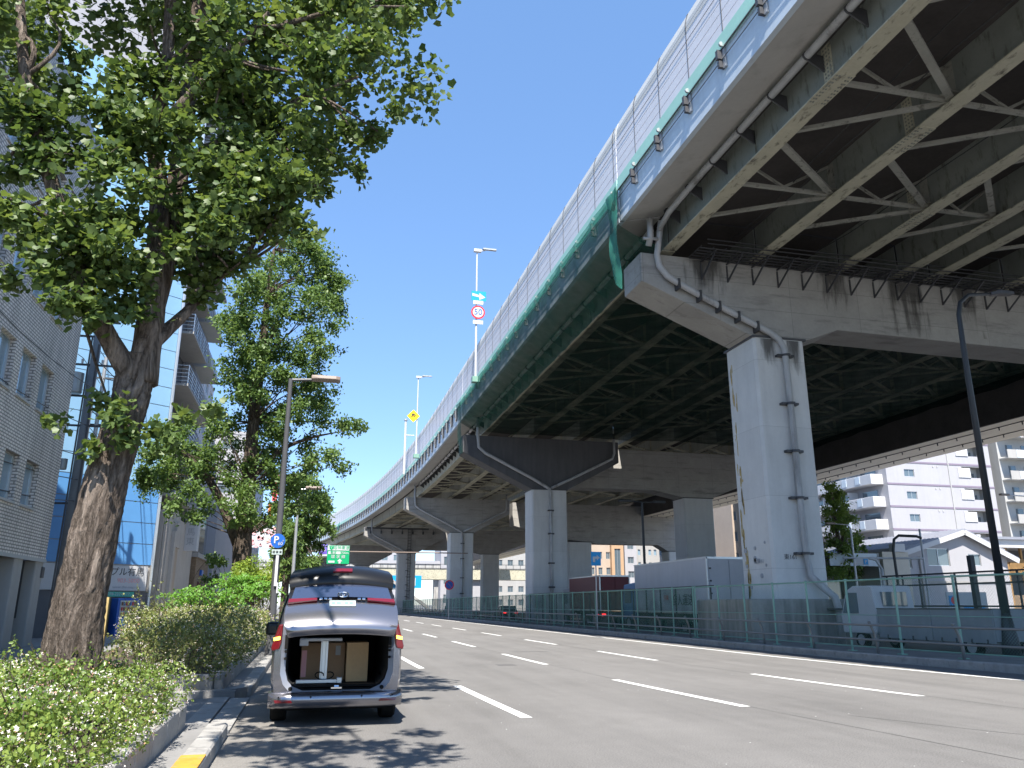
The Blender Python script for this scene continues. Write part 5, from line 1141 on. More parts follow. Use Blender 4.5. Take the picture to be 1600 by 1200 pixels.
mb = MB(); mb.box(c.x+.12,c.x+.45,45.67,45.69,c.z-.18,c.z+.2); mb.build('blue_field', M['sign_sky'], pl); text('lettering', 'P', .32, (c.x+.28,45.66,c.z), (1,0,0), (0,0,1), M['white'], pl, .003)
t = thing('black_hoop', (40, 40, 0), 'tall black bent pipe hoop between the cab and the lean-to', 'hoop')
a = at_s(1402, 860, 40); b = at_s(1432, 838, 40); e = at_s(1405, 915, 40)
mb = MB(); mb.tube([(e.x,40,0),(e.x-.1,40,a.z),(e.x+.05,40,b.z-.2),(e.x+.4,40,b.z+.02),(b.x,40,b.z),(b.x+.3,40,b.z-.1)], .08, 8); tag(mb.build('pipe', M['black'], t))
# far things under and beyond the viaduct
def far_block(name, px0, px1, pyt, s, wall, label, cols=4, rows=5, glass=None, dep=14, frame=None):
    a = at_s(px0, pyt, s); b = at_s(px1, pyt, s)
    t = thing(name, (a.x, s, 0), label, 'building'); fe = lambda u, v, d: (u, s+d, v)
    hs = [(a.x+(b.x-a.x)*(i+.25)/cols, a.x+(b.x-a.x)*(i+.75)/cols, a.z*(k+.35)/rows, a.z*(k+.8)/rows) for i in range(cols) for k in range(rows)]
    mb = MB(); holed(mb, a.x, b.x, 0, a.z, hs, fe, .2)
    mb.quad((a.x,s,0),(a.x,s+dep,0),(a.x,s+dep,a.z),(a.x,s,a.z)); mb.quad((b.x,s,0),(b.x,s+dep,0),(b.x,s+dep,a.z),(b.x,s,a.z)); mb.quad((a.x,s,a.z),(b.x,s,a.z),(b.x,s+dep,a.z),(a.x,s+dep,a.z)); mb.build('wall', wall, t)
    windows(t, hs, fe, .2, glass or M['glass'], frame, 1); return t
far_block('tan_building', 918, 955, 833, 170, M['tan_wall'], 'tan building with white framed windows seen under the third portal', 3, 5)
far_block('orange_building', 954.5, 973, 833, 169, M['orange_wall'], 'plain orange building front seen under the third portal', 1, 1)
far_block('white_tower', 973.5, 992, 800, 172, M['wht_wall'], 'narrow white tower between the orange and glass buildings', 1, 7)
far_block('glass_building', 992.5, 1050, 815, 173, M['off_wall'], 'glass fronted office building above the white truck roof', 7, 7, M['glass_blue'])
far_block('white_apartments', 1080, 1165, 700, 150, M['wht_wall'], 'white apartments seen just left of the nearest pier column', 4, 9)
far_block('pale_block', 575, 648, 840, 300, M['wht_wall'], 'pale block beyond the fourth pier above the van roof', 4, 5)
far_block('white_hall', 690, 728, 835, 260, M['wht_wall'], 'white hall between the third and fourth piers', 2, 4)
far_block('grey_block', 756, 822, 850, 240, M['off_wall'], 'off white block between the second and third piers', 4, 5)
far_block('cream_block', 1140, 1160, 760, 140, M['tan_wall'], 'slim cream building hidden behind the nearest column', 2, 6)
far_block('office_block', 500, 560, 850, 330, M['grey_wall'], 'far grey office block low behind the green road sign', 6, 4)
t = thing('footbridge', (20, 215, 0), 'long beige overpass crossing behind the far piers with blue signs', 'bridge')
z1 = at_s(640, 888, 215).z; z0 = at_s(640, 905, 215).z
mb = MB(); mb.box(-40,75,215,221,z0,z1); mb.build('girder', M['flange'], t)
mb = MB(); mb.box(-40,75,214.8,214.95,z1+.05,z1+.15); mb.box(-40,75,214.8,214.95,z1+1.1,z1+1.2)
for k in range(58): mb.box(-40+2*k,-39.9+2*k,214.8,214.95,z1,z1+1.15)
mb.build('railing', M['steel_dark'], t)
for x in (-12, 14.5, 42, 66):
    mb = MB(); mb.box(x,x+3.5,216,220,0,z0-.01); mb.build('column', M['wht_wall'], t)
mb = MB(); mb.loft([[(x,213.5+dy,z+dzz) for dy,dzz in ((0,0),(1.6,0),(1.6,.9),(0,.9))] for x,z in ((20,z0),(31,0.2))]); mb.build('stair', M['off_wall'], t)
c = at_s(634, 909, 214.5)
for k, dx in enumerate((-2.4, 2.4)):
    mb = MB(); mb.box(c.x+dx-1.7,c.x+dx+1.7,214.4,214.5,c.z-1.6,c.z+1.6); w_ = thing('route_sign', (c.x+dx,214.4,c.z), ['blue far road sign on the overpass, left one of the pair','blue far road sign on the overpass, right one of the pair'][k], 'road sign', 'blue signs on the far overpass'); mb.build('board', M['sign_sky'], w_)
    mb = MB(); mb.box(c.x+dx-.15,c.x+dx+.15,214.3,214.38,c.z-1.0,c.z+1.0); mb.build('arrow', M['white'], w_)
t = thing('elevated_road', (30, 262, 0), 'second elevated road deck far behind the overpass', 'bridge')
mb = MB(); mb.box(-30,110,262,272,12.0,14.2); mb.build('deck', M['concrete'], t); mb = MB(); mb.box(-30,110,261.8,262,14.2,15.3); mb.build('parapet', M['wht_wall'], t)
for x in (0,40,80):
    mb = MB(); mb.box(x,x+3,265,268,0,11.99); mb.build('column', M['concrete'], t)
# parked cars glimpsed through the far fence
def far_car(px, s, colm, label):
    c = at_s(px, 945, s); x, y = c.x, s
    t = thing('parked_car', (x, y, 0), label, 'car', 'cars glimpsed through the far fence')
    mb = MB(); P = [(-2.1,.3),(2.1,.3),(2.15,.75),(1.3,.95),(.75,1.42),(-1.2,1.45),(-1.9,.95),(-2.15,.8)]
    mb.loft([[(x+w, y+a_, z) for a_, z in P] for w in (-.82,.82)]); mb.build('body', colm, t, bevel=.12)
    for w in (-.83,.82):
        mb = MB(); mb.loft([[(x+w+q, y+a_, z) for a_, z in ((-1.5,.98),(1.0,.98),(.65,1.36),(-1.15,1.38))] for q in (0,.01)]); mb.build('side_window', M['glass'], t)
    mb = MB(); mb.loft([[(x+w, y+a_, z) for a_, z in ((-1.87,1.0),(-1.27,1.42),(-1.25,1.43),(-1.85,1.0))] for w in (-.65,.65)]); mb.build('rear_window', M['glass'], t)
    for a_ in (-1.3,1.35):
        for w in (-.75,.75): wheel('wheel', t, x+w, y+a_, .31, .18)
    for w in (-.6,.6):
        mb = MB(); mb.box(x+w-.14,x+w+.14,y-2.2,y-2.12,.7,.85); mb.build('tail_lamp', M['tail_red'], t)
far_car(790, 84, M['gloss_black'], 'dark parked car behind the fence between second and third piers'); far_car(705, 122, M['truck_white'], 'pale parked car behind the fence beyond the third pier')
# ------------------------------------------------------------------ the van with its tailgate half raised
VX, VY = 0.46, 11.45
van = thing('minivan', (VX, VY, 0), 'silver minivan at the kerb with its rear tailgate raised and boxes inside', 'van')
def outline(n=44):
    half = [(0.0,0.30),(0.55,0.30),(0.76,0.33),(0.845,0.42),(0.868,0.60),(0.872,0.80),(0.868,0.98),(0.845,1.12),(0.812,1.32),(0.772,1.52),(0.725,1.68),(0.64,1.80),(0.46,1.865),(0.22,1.885),(0.0,1.89)]
    full = half + [(-x, z) for x, z in reversed(half[1:-1])]
    return full
OUT = outline()
def sec(y, ws=1.0, ztop=9.0, zb=0.0, wtop=1.0):
    r = []
    for x, z in OUT:
        z = max(min(z, ztop), zb); r.append((VX + x*ws, VY + y, z))
    return r
stations = [sec(0.10,0.955,1.80,0.30), sec(0.16,0.985,1.86,0.3), sec(0.32,1.0), sec(1.2,1.0), sec(2.6,1.0), sec(3.1,0.995,1.86), sec(3.45,0.99,1.62), sec(3.85,0.98,1.27), sec(4.15,0.97,1.10), sec(4.5,0.93,0.98,0.3), sec(4.68,0.84,0.86,0.34), sec(4.72,0.74,0.74,0.4)]
mb = MB(); mb.loft(stations, True, False)
n = len(OUT); mb.add(stations[-1], [tuple(range(n))])
# rear ring around the load opening
inner = []
def opening(hw, zb, zt, r, y):
    res = []
    for x, z in OUT:
        th = math.atan2(z-1.08, x); dx, dzz = math.cos(th), math.sin(th); best = None
        lo, hi = 0.0, 2.0
        for _ in range(30):
            m_ = (lo+hi)/2; px_, pz_ = abs(dx*m_), 1.08+dzz*m_
            inside = px_ < hw and zb < pz_ < zt
            if inside and pz_ < zb+r and px_ > hw-r: inside = math.hypot(px_-(hw-r), pz_-(zb+r)) < r
            if inside and pz_ > zt-r*.6 and px_ > hw-r*.6: inside = math.hypot(px_-(hw-r*.6), pz_-(zt-r*.6)) < r*.6
            if inside: lo = m_
            else: hi = m_
        res.append((VX + dx*lo, VY + y, 1.08+dzz*lo))
    return res
jo = opening(0.745, 0.395, 1.77, 0.30, 0.085); ji = opening(0.68, 0.445, 1.71, 0.27, 0.15); jd = opening(0.67, 0.46, 1.70, 0.26, 0.21)
mb2 = MB(); mb2.loft([stations[0], jo], True, False); 
mb.loft([stations[0], jo], True, False); body = mb.build('body', M['van'], van, smooth=True)
mb = MB(); mb.loft([jo, ji], True, False); mb.build('door_jamb', M['van_light'], body, smooth=True)
mb = MB(); inn = opening(0.66, 0.475, 1.70, 0.1, 2.3); mb.loft([ji, jd], True, False, 0); mb.loft([jd, inn], True, False, 1); mb.add(inn, [tuple(range(n))], 1)
mb.build('load_space', [M['rubber'], M['dark']], van)
mb = MB(); mb.box(VX-.62,VX+.62,VY+.2,VY+2.2,.485,.50); mb.build('load_floor', M['rubber'], van)
mb = MB(); mb.tube([(VX-.03,VY+.16,.49),(VX+.03,VY+.16,.49)], .022, 8); mb.box(VX-.07,VX+.07,VY+.12,VY+.17,.465,.485); mb.build('latch', M['chrome'], van)
for sx in (-1, 1):
    for z in (0.475, 0.86, 0.95):
        mb = MB(); xx = VX+sx*(0.60 if z < .6 else 0.69); mb.tube([(xx,VY+.085,z),(xx,VY+.12,z)], .027 if z < .6 else .018, 10); mb.build('buffer_stop', M['rubber'], van)
    mb = MB(); mb.box(VX+sx*.69-.02,VX+sx*.69+.02,VY+.08,VY+.11,.98,1.16); mb.build('seal_clip', M['rubber'], van)
# bumper
mb = MB(); rings = []
for i in range(21):
    u_ = -1+2*i/20; x = VX + 0.876*u_; y = VY - 0.03*(1-abs(u_)**3.2) + 0.10*abs(u_)**8
    rings.append([(x,y+.13,.235),(x,y+.05,.24),(x,y+.01,.275),(x,y-.012,.34),(x,y+.0,.40),(x,y+.05,.432),(x,y+.13,.44)])
mb.loft(rings, True, True); bp = mb.build('rear_bumper', M['van'], van, smooth=True)
for sx in (-1, 1):
    mb = MB(); mb.loft([[(VX+sx*.56,VY-.04,.315),(VX+sx*.78,VY-.012,.315),(VX+sx*.795,VY-.005,.352),(VX+sx*.58,VY-.04,.348)],[(VX+sx*.56,VY-.02,.315),(VX+sx*.78,VY+.0,.315),(VX+sx*.795,VY+.0,.352),(VX+sx*.58,VY-.02,.348)]]); mb.build('reflector', M['red_lens'], bp)
    for q in (.33,.74):
        mb = MB(); yb = VY-.03*(1-(q/.876)**3.2)-.013; mb.tube([(VX+sx*q,yb-.004,.385),(VX+sx*q,yb+.02,.385)], .011, 8); mb.build('parking_sensor', M['rubber'], bp)
mb = MB(); mb.box(VX-.72,VX+.72,VY+.45,VY+4.4,.17,.30); mb.build('underbody', M['rubber'], van)
for y in (0.86, 3.75):
    for sx in (-1, 1):
        wheel('wheel', van, VX+sx*.745, VY+y, .325, .215)
# side glass and dark pillars
def side_pt(z):
    for (x0_, z0_), (x1_, z1_) in zip(OUT, OUT[1:]):
        if z0_ <= z <= z1_ and x0_ > 0.3: return x0_+(x1_-x0_)*(z-z0_)/max(1e-6, z1_-z0_)
    return .8
for sx in (-1, 1):
    for (ya, yb) in ((0.55,1.45),(1.5,2.45),(2.5,3.15)):
        mb = MB(); rings = []
        for y in (ya, yb):
            rings.append([(VX+sx*(side_pt(z)+.006), VY+y, z) for z in (1.14,1.3,1.46,1.62)])
        mb.loft(rings, False, False); mb.build('side_window', M['privacy'], van, smooth=True)
    mb = MB(); rings = []
    for y, e in ((0.17,-.012),(0.34,.004),(0.53,.005)):
        rings.append([(VX+sx*((side_pt(z)+.006)*(1 if y > .3 else .985)+e*.2), VY+y-.02, z) for z in (1.06,1.2,1.36,1.52,1.66,1.76)])
    mb.loft(rings, False, False); mb.build('rear_pillar', M['gloss_black'], van, smooth=True)
    # tail lamp
    mb = MB(); P = [(.745,1.30),(.80,1.29),(.885,1.00),(.87,.955),(.78,.98),(.755,1.06)]
    mb.loft([[(VX+sx*x, VY+.065+max(0,x-.8)*.5, z) for x, z in P],[(VX+sx*(x+.0), VY+.30, z) for x, z in P]]); tl = mb.build('tail_lamp', M['red_lens'], van, bevel=.012)
    mb = MB(); mb.loft([[(VX+sx*.775,VY+.055,1.10),(VX+sx*.855,VY+.085,1.085),(VX+sx*.86,VY+.085,1.125),(VX+sx*.775,VY+.055,1.145)],[(VX+sx*.775,VY+.09,1.10),(VX+sx*.855,VY+.12,1.085),(VX+sx*.86,VY+.12,1.125),(VX+sx*.775,VY+.09,1.145)]]); mb.build('indicator', M['amber'], tl)
    mb = MB(); mb.bbox(VX+sx*.98-.12,VX+sx*.98+.12,VY+3.05,VY+3.2,1.06,1.28,.04); mr_ = mb.build('wing_mirror', M['gloss_black'], van, bevel=.03)
    mb = MB(); mb.box(min(VX+sx*.84,VX+sx*.93),max(VX+sx*.84,VX+sx*.93),VY+3.08,VY+3.16,1.08,1.13); mb.build('mirror_arm', M['gloss_black'], mr_)
    mb = MB(); mb.box(VX+sx*.873-.004,VX+sx*.873+.004,VY+1.5,VY+2.9,.85,.87); mb.build('slide_rail', M['rubber'], van)
# tailgate: local frame, u across, v down the gate, w outwards
HP = Vector((VX, VY+.26, 1.93)); BT = Vector((VX, VY-.66, 1.245))
vd = (BT-HP).normalized(); wd = Vector((0, vd.z, -vd.y)); wd = wd if wd.y < 0 else -wd; GL = (BT-HP).length
def G(u_, v_, w_): return tuple(HP + Vector((u_,0,0)) + vd*(v_*GL) + wd*w_)
def gate_piece(name, rows, m_, parent, thick=0.05, smooth=True, bow=0.05):
    mb = MB(); rr = []
    for v_, hw, w_ in rows:
        top = []; bot = []
        for i in range(15):
            q = -1+2*i/14; b_ = -bow*abs(q)**2.2
            top.append(G(q*hw, v_, w_+b_)); bot.append(G(q*hw*.985, v_, w_+b_-thick))
        rr.append(top+bot[::-1])
    mb.loft(rr, True, True); o = mb.build(name, m_, parent, smooth=smooth)
    if smooth: md = o.modifiers.new('split', 'EDGE_SPLIT'); md.split_angle = R(50)
    return o
gate = gate_piece('tailgate', [(0.20,.665,.0),(0.24,.69,.01),(0.55,.715,.035)], M['gloss_black'], van, .06)
gate_piece('lower_panel', [(0.565,.715,.05),(0.60,.722,.066),(0.70,.725,.082),(0.82,.722,.078),(0.93,.712,.055),(0.985,.69,.02),(1.0,.665,-.01)], M['van'], gate, .06, True)
gate_piece('rear_glass', [(0.215,.625,.045),(0.47,.665,.058)], M['privacy'], gate, .01)
sp = gate_piece('spoiler', [(-.16,.60,.05),(-.12,.66,.09),(0.02,.70,.13),(0.14,.71,.125),(0.20,.70,.07),(0.215,.68,.03)], M['gloss_black'], gate, .06, bow=.09)
mb = MB(); mb.loft([[G(-.13,.015,.152),G(.13,.015,.152),G(.13,.075,.150),G(-.13,.075,.150)],[G(-.13,.015,.11),G(.13,.015,.11),G(.13,.075,.11),G(-.13,.075,.11)]]); mb.build('brake_lamp', M['red_lens'], sp)
for sx in (-1, 1):
    mb = MB(); mb.loft([[G(sx*.33,.505,w_),G(sx*.69,.485,w_-.035),G(sx*.70,.555,w_-.035),G(sx*.33,.545,w_)] for w_ in (.02,.072)]); mb.build('light_bar', M['red_lens'], gate)
    mb = MB(); mb.tube([(VX+sx*.64,VY+.2,1.62),tuple(HP+Vector((sx*.60,0,0))+vd*.55-wd*.05)], .012, 6); mb.build('gas_strut', M['steel_dark'], gate)
mb = MB(); mb.tube([G(.055*math.cos(k*math.pi/10)*1.3+.01,.455+.045*math.sin(k*math.pi/10),.078) for k in range(21)], .009, 6); mb.tube([G(.032*math.cos(k*math.pi/10)+.01,.44+.03*math.sin(k*math.pi/10),.078) for k in range(21)], .007, 6); mb.build('emblem', M['chrome'], gate)
for q in (-.30,-.24,-.18,.2,.26):
    mb = MB(); mb.loft([[G(q,.515,w_),G(q+.04,.515,w_),G(q+.04,.538,w_),G(q,.538,w_)] for w_ in (.05,.079)]); mb.build('badge', M['chrome'], gate)
mb = MB(); mb.loft([[G(-.17,.585,w_),G(.17,.585,w_),G(.17,.68,w_),G(-.17,.68,w_)] for w_ in (.06,.094)]); pl = mb.build('number_plate', M['plate'], gate)
mb = MB()
for q, ww in ((-.12,.05),(-.05,.06),(.05,.05),(.11,.05)): mb.loft([[G(q-ww/2,.61,w_),G(q+ww/2,.61,w_),G(q+ww/2,.66,w_),G(q-ww/2,.66,w_)] for w_ in (.09,.0945)])
mb.build('plate_marks', mat('plate_green', (0.16,0.26,0.22), 0.6), pl)
# cargo
def carton(x0, x1, z1, y0, dp_, mm, label, tape=True):
    t = thing('cardboard_box', ((x0+x1)/2, y0, .6), label, 'box')
    mb = MB(); mb.box(x0, x1, y0, y0+dp_, .502, z1); mb.build('carton', mm, t, bevel=.006)
    return t
bx = carton(-.03, .585, 1.02, 12.32, .5, M['card'], 'brown cardboard box behind the white pillar in the van')
mb = MB(); mb.box(-.02,.05,12.312,12.319,0.56,.92); mb.build('printed_strip', M['ink_pink'], bx)
mb = MB(); mb.box(.45,.52,12.312,12.319,.85,.98); mb.build('label', M['off_wall'], bx)
carton(.60, .905, 1.03, 12.12, .55, M['card2'], 'pale cardboard box at the right inside the van')
st = thing('display_stand', (.3, 12.05, .6), 'white aluminium stand lying with its base bar in the van', 'stand')
mb = MB(); mb.box(.235,.335,12.02,12.10,.53,1.06); mb.box(.252,.262,12.012,12.02,.53,1.06); mb.box(.30,.31,12.012,12.02,.53,1.06); mb.build('pillar', M['alu'], st, bevel=.008)
mb = MB(); mb.box(-.08,.50,11.93,12.03,.505,.555); mb.box(.47,.54,11.91,12.05,.502,.58); mb.build('base_bar', M['alu'], st, bevel=.008)
mb = MB(); mb.box(-.06,.52,11.9,12.1,1.06,1.10); mb.box(-.06,.06,11.88,11.92,1.0,1.09); mb.build('top_bracket', M['white'], st, bevel=.01)
mb = MB(); mb.tube([(.2+.09*math.cos(k*.55)+.012*k, 11.97-.01*math.sin(k), .60+.05*math.sin(k*.55)) for k in range(16)], .008, 6); tag(mb.build('cable', M['rubber'], org=(.3,11.97,.66), smooth=True), 'black coiled cable at the foot of the stand in the van', 'cable')
# ------------------------------------------------------------------ vegetation
FAN = (np.array([(0,0,0),(-.50,.42,.07),(-.34,.84,.03),(0,.74,-.03),(.34,.84,.03),(.50,.42,.07)]), [(0,3,2,1),(0,5,4,3)])
DIA = (np.array([(0,0,0),(-.27,.45,.05),(0,1.0,-.04),(.27,.45,.05)]), [(0,3,2,1)])
OVAL = (np.array([(0,0,0),(-.26,.3,.04),(-.24,.7,.03),(0,1.0,-.05),(.24,.7,.03),(.26,.3,.04)]), [(0,3,2,1),(0,5,4,3)])
STAR = (np.array([(0,0,0.1),(-.5,.5,.0),(0,.25,.02),(.5,.5,0),(.2,0,.02),(.5,-.5,0),(0,-.25,.02),(-.5,-.5,0),(-.2,0,.02)]), [(0,1,2),(0,2,3),(0,3,4),(0,4,5),(0,5,6),(0,6,7),(0,7,8),(0,8,1)])
def leaves(name, P, size, shape, mt, parent, up=0.55, out=None, jit=0.35):
    P = np.asarray(P, float); N = len(P); base, faces = shape
    d = rng.normal(size=(N,3)); d[:,2] -= 0.35
    if out is not None: d += out
    d /= np.linalg.norm(d, axis=1)[:,None]
    nr = rng.normal(size=(N,3))*(1-up) + np.array([-0.1,-0.25,1.0])*up*1.6
    x = np.cross(d, nr); x /= (np.linalg.norm(x, axis=1)[:,None]+1e-9); z = np.cross(x, d)
    sz = size*(1+rng.uniform(-jit, jit, N))
    V = P[:,None,:] + sz[:,None,None]*(base[None,:,0,None]*x[:,None,:] + base[None,:,1,None]*d[:,None,:] + base[None,:,2,None]*z[:,None,:])
    O = np.array(origin_of(parent).translation); V = (V - O).reshape(-1,3)
    k = len(base); idx = []; lens = []
    offs = (np.arange(N)*k)
    me = bpy.data.meshes.new(name)
    F = [np.array(f) for f in faces]; loops = np.concatenate([(offs[:,None]+f[None,:]) for f in F], axis=1).reshape(-1)
    lt = np.tile(np.array([len(f) for f in F]), N); ls = np.concatenate([[0], np.cumsum(lt)[:-1]])
    me.vertices.add(len(V)); me.vertices.foreach_set('co', V.reshape(-1)); me.loops.add(len(loops)); me.loops.foreach_set('vertex_index', loops.astype(np.int32))
    me.polygons.add(len(lt)); me.polygons.foreach_set('loop_start', ls.astype(np.int32)); me.polygons.foreach_set('loop_total', lt.astype(np.int32))
    me.update(calc_edges=True); me.validate(); me.materials.append(mt)
    o = bpy.data.objects.new(name, me); o.parent = parent; return link(o)
def ball(c, r, n, squash=(1,1,0.85), p=0.45):
    v = rng.normal(size=(n,3)); v /= np.linalg.norm(v, axis=1)[:,None]; rad = rng.uniform(0,1,n)**p
    return np.array(c) + v*rad[:,None]*r*np.array(squash)
def trunk_mesh(mb, pts, rad, n=20, rough=0.05, seed=0, sub=6, furrow=0.0):
    P = []; Rr = []
    for i in range(len(pts)-1):
        for k in range(sub):
            t_ = k/sub; P.append(Vector(pts[i]).lerp(Vector(pts[i+1]), t_)); Rr.append(rad[i]+(rad[i+1]-rad[i])*t_)
    P.append(Vector(pts[-1])); Rr.append(rad[-1])
    for _ in range(2):                                             # soften the corners
        P = [P[0]] + [(P[i-1]+P[i]*2+P[i+1])/4 for i in range(1, len(P)-1)] + [P[-1]]
    rings = []
    for i, p in enumerate(P):
        d = (P[min(i+1,len(P)-1)]-P[max(i-1,0)]).normalized(); u_ = d.cross(Vector((0,1,0.01))).normalized(); w_ = d.cross(u_); r = []
        for k in range(n):
            a_ = 2*math.pi*k/n
            f_ = 1 + rough*(0.6*math.sin(5*a_+seed+i*.21)+0.5*math.sin(9*a_-i*.33+seed)+.4*math.sin(3*a_+i*.4)) + rng.normal(0, rough*.3)
            if furrow:
                ph = a_*6 + p.z*2.2 + 1.1*math.sin(p.z*3.1+a_*2) + .7*math.sin(p.z*7.3-a_*3); p2 = a_*11 - p.z*3.7 + math.sin(p.z*5.3)
                f_ *= 1 - furrow*(1-min(1, abs(math.sin(ph))*2.2)) - furrow*.6*(1-min(1, abs(math.sin(p2))*2.5))
            r.append(tuple(p + (u_*math.cos(a_)+w_*math.sin(a_))*Rr[i]*f_))
        rings.append(r)
    mb.loft(rings, True, True)
def limb(mb, a, b, r0, r1, n=7, bend=0.12):
    a, b = Vector(a), Vector(b); k = 6; L = (b-a).length
    off = Vector(rng.normal(size=3))*L*bend; off.z = abs(off.z)*0.5
    pts = [a.lerp(b, i/k) + off*math.sin(math.pi*i/k) for i in range(k+1)]
    mb.tube(pts, [r0+(r1-r0)*i/k for i in range(k+1)], n)
# near ginkgo
base = at_s(108, 1048, 9.6)
tr = thing('ginkgo_tree', (base.x, 9.6, 0.3), 'big leaning ginkgo with thick furrowed trunk in the near hedge', 'tree', 'ginkgo street trees')
S = 9.6
def A(px, py, ds=0.0): return at_s(px, py, S+ds)
main = [A(98,1120),A(107,1048),A(128,920),A(155,800),A(180,700),A(205,620),A(215,560,.05)]
mb = MB(); trunk_mesh(mb, main, [.335,.295,.25,.235,.215,.202,.208], 64, .045, 1.0, 18, furrow=.085)
trunk_mesh(mb, [A(222,600),A(235,500,.05),A(246,400,.1),A(250,300,.15),A(240,200,.2),A(262,100,.3),A(268,-40,.3)], [.165,.15,.128,.11,.095,.078,.07], 22, .06, 2.0)
trunk_mesh(mb, [A(236,500,.1),A(262,400,.25),A(280,260,.45),A(298,130,.6),A(316,-30,.8)], [.115,.125,.12,.105,.095], 20, .06, 3.0)
trunk_mesh(mb, [A(205,590,-.05),A(165,520,-.2),A(140,470,-.3),A(112,390,-.4),A(85,300,-.5),A(60,220,-.5),A(38,120,-.5),A(30,-20,-.4)], [.13,.105,.095,.088,.078,.07,.06,.05], 18, .06, 4.0)
trunk_mesh(mb, [A(235,540),A(290,490,.3),A(340,435,.6),A(420,380,.9)], [.09,.065,.045,.03], 12, .05, 5.0)
trunk_mesh(mb, [A(255,195,.1),A(310,135,-.1),A(360,90,-.2),A(420,20,-.3)], [.07,.06,.05,.03], 12, .05, 6.0)
trunk_mesh(mb, [A(275,260,.4),A(380,200,.6),A(480,150,.8),A(560,120,.9)], [.07,.05,.035,.015], 10, .05, 6.0)
trunk_mesh(mb, [A(350,80,.0),A(440,40,.0),A(540,10,.0),A(640,10,.0)], [.04,.035,.025,.01], 10, .05, 6.0)
trunk_mesh(mb, [A(105,370,-.4),A(60,330,-.7),A(15,310,-1.0)], [.05,.035,.015], 8, .05, 6.0)
CL = [(470,30,66),(540,15,55),(600,0,42),(640,20,22),(410,40,75),(350,110,60),(420,110,64),(490,105,58),(555,85,42),(600,60,26),(618,178,20),(590,205,34),(545,195,40),(490,205,50),(420,185,58),(380,235,62),(450,235,60),(520,240,48),(568,268,22),(500,290,42),(430,300,60),(380,325,62),(470,345,36),(340,400,52),(375,410,34),(305,455,34),(300,385,46),(330,335,46),
 (300,430,36),(345,360,46),(400,350,50),(440,330,44),(400,260,54),(350,290,56),(460,280,44),(300,330,46),(270,390,30),(380,160,50),(300,60,40),(235,40,36),(195,135,52),(245,205,58),(185,195,56),(160,255,46),(215,285,40),(150,165,34),(225,120,46),(205,240,44),(290,200,30),(335,170,44),(350,30,44),(320,250,40),
 (25,40,58),(45,110,52),(25,180,56),(60,240,46),(100,225,34),(15,260,34),(-10,140,50),(-5,30,50),(75,160,36),(130,90,26),(95,55,26),(110,140,26),(75,20,40),
 (60,365,46),(110,350,46),(160,340,56),(205,345,36),(125,415,52),(75,430,40),(165,440,46),(28,440,24),(195,478,40),(140,478,36),(95,475,26),(25,325,36),(225,415,30),(10,350,24),(180,390,44),(150,500,22),
 (180,655,30),(205,690,24),(150,692,18),(92,668,13),(240,668,22),(288,652,20),(160,632,15),(75,662,10),(150,622,8),(330,640,18),(265,690,16)]
PTS = []
for (px, py, rp) in CL:
    ds = (rng.uniform(-.9,-.2) if (px < 240 and py > 285) else rng.uniform(-.8, .7)) if py < 560 else rng.uniform(-.35,-.15)
    c = A(px, py, ds); dist = c.length; rm = rp*dist/FPX
    nn_ = int(0.165*rp*rp) if py < 560 else int(0.16*rp*rp)
    # twigs inside a clump: short rows of leaves
    k = max(3, int(rp/7))
    for q in range(k):
        e = Vector(ball((0,0,0), rm*1.12, 1)[0]); m_ = max(4, nn_//k)
        tt = rng.uniform(0.1, 1.0, m_); PTS.append(np.array(c)[None,:] + np.array(e)[None,:]*tt[:,None] + rng.normal(0, rm*.15+.025, (m_,3)))
        if rp > 20 and q % 2 == 0: mb.tube([tuple(c), tuple(c+e*.5+Vector((0,0,.02))), tuple(c+e*1.05)], [.012,.008,.003], 5)
for (px, py, rp) in CL:                                            # limbs reaching the clumps
    if rp < 30: continue
    c = A(px, py, rng.uniform(-.5,.4))
    src = min([A(250,300,.15),A(240,200,.2),A(262,100,.3),A(280,260,.45),A(298,130,.6),A(112,390,-.4),A(85,300,-.5),A(60,220,-.5),A(38,120,-.5),A(340,435,.6),A(480,150,.8),A(380,200,.6),A(360,90,-.2),A(540,10,0),A(440,40,0)], key=lambda s_: (s_-c).length)
    if (src-c).length > .12: limb(mb, src, c, .03, .01, 6)
limb(mb, (-1.9,10.0,9.6), (-.9,6.6,9.3), .07, .045, 8, .05); limb(mb, (-.9,6.6,9.3), (-.4,4.8,8.3), .045, .02, 7, .05); mb.build('trunk', M['bark'], tr, smooth=True)
leaves('crown', np.concatenate(PTS), 0.089, FAN, M['leaf'], tr, up=0.5)
# crown above and behind the frame so that light and shadow fall as under a whole tree
UP = [ball((rng.uniform(-4.6,1.2), rng.uniform(8.6,13.0), rng.uniform(9.8,13.5)), rng.uniform(.5,.8), 230) for _ in range(64)]
for _ in range(26):                                               # the bough that reaches over the road above the camera's view
    q = (rng.uniform(-1.9,0.35), rng.uniform(4.0,5.6), 0); UP.append(ball((q[0], q[1], 1.55+.96*q[1]+rng.uniform(1.5,2.5)), rng.uniform(.22,.42), 62))
leaves('upper_crown', np.concatenate(UP), 0.13, FAN, M['leaf'], tr, up=0.5)
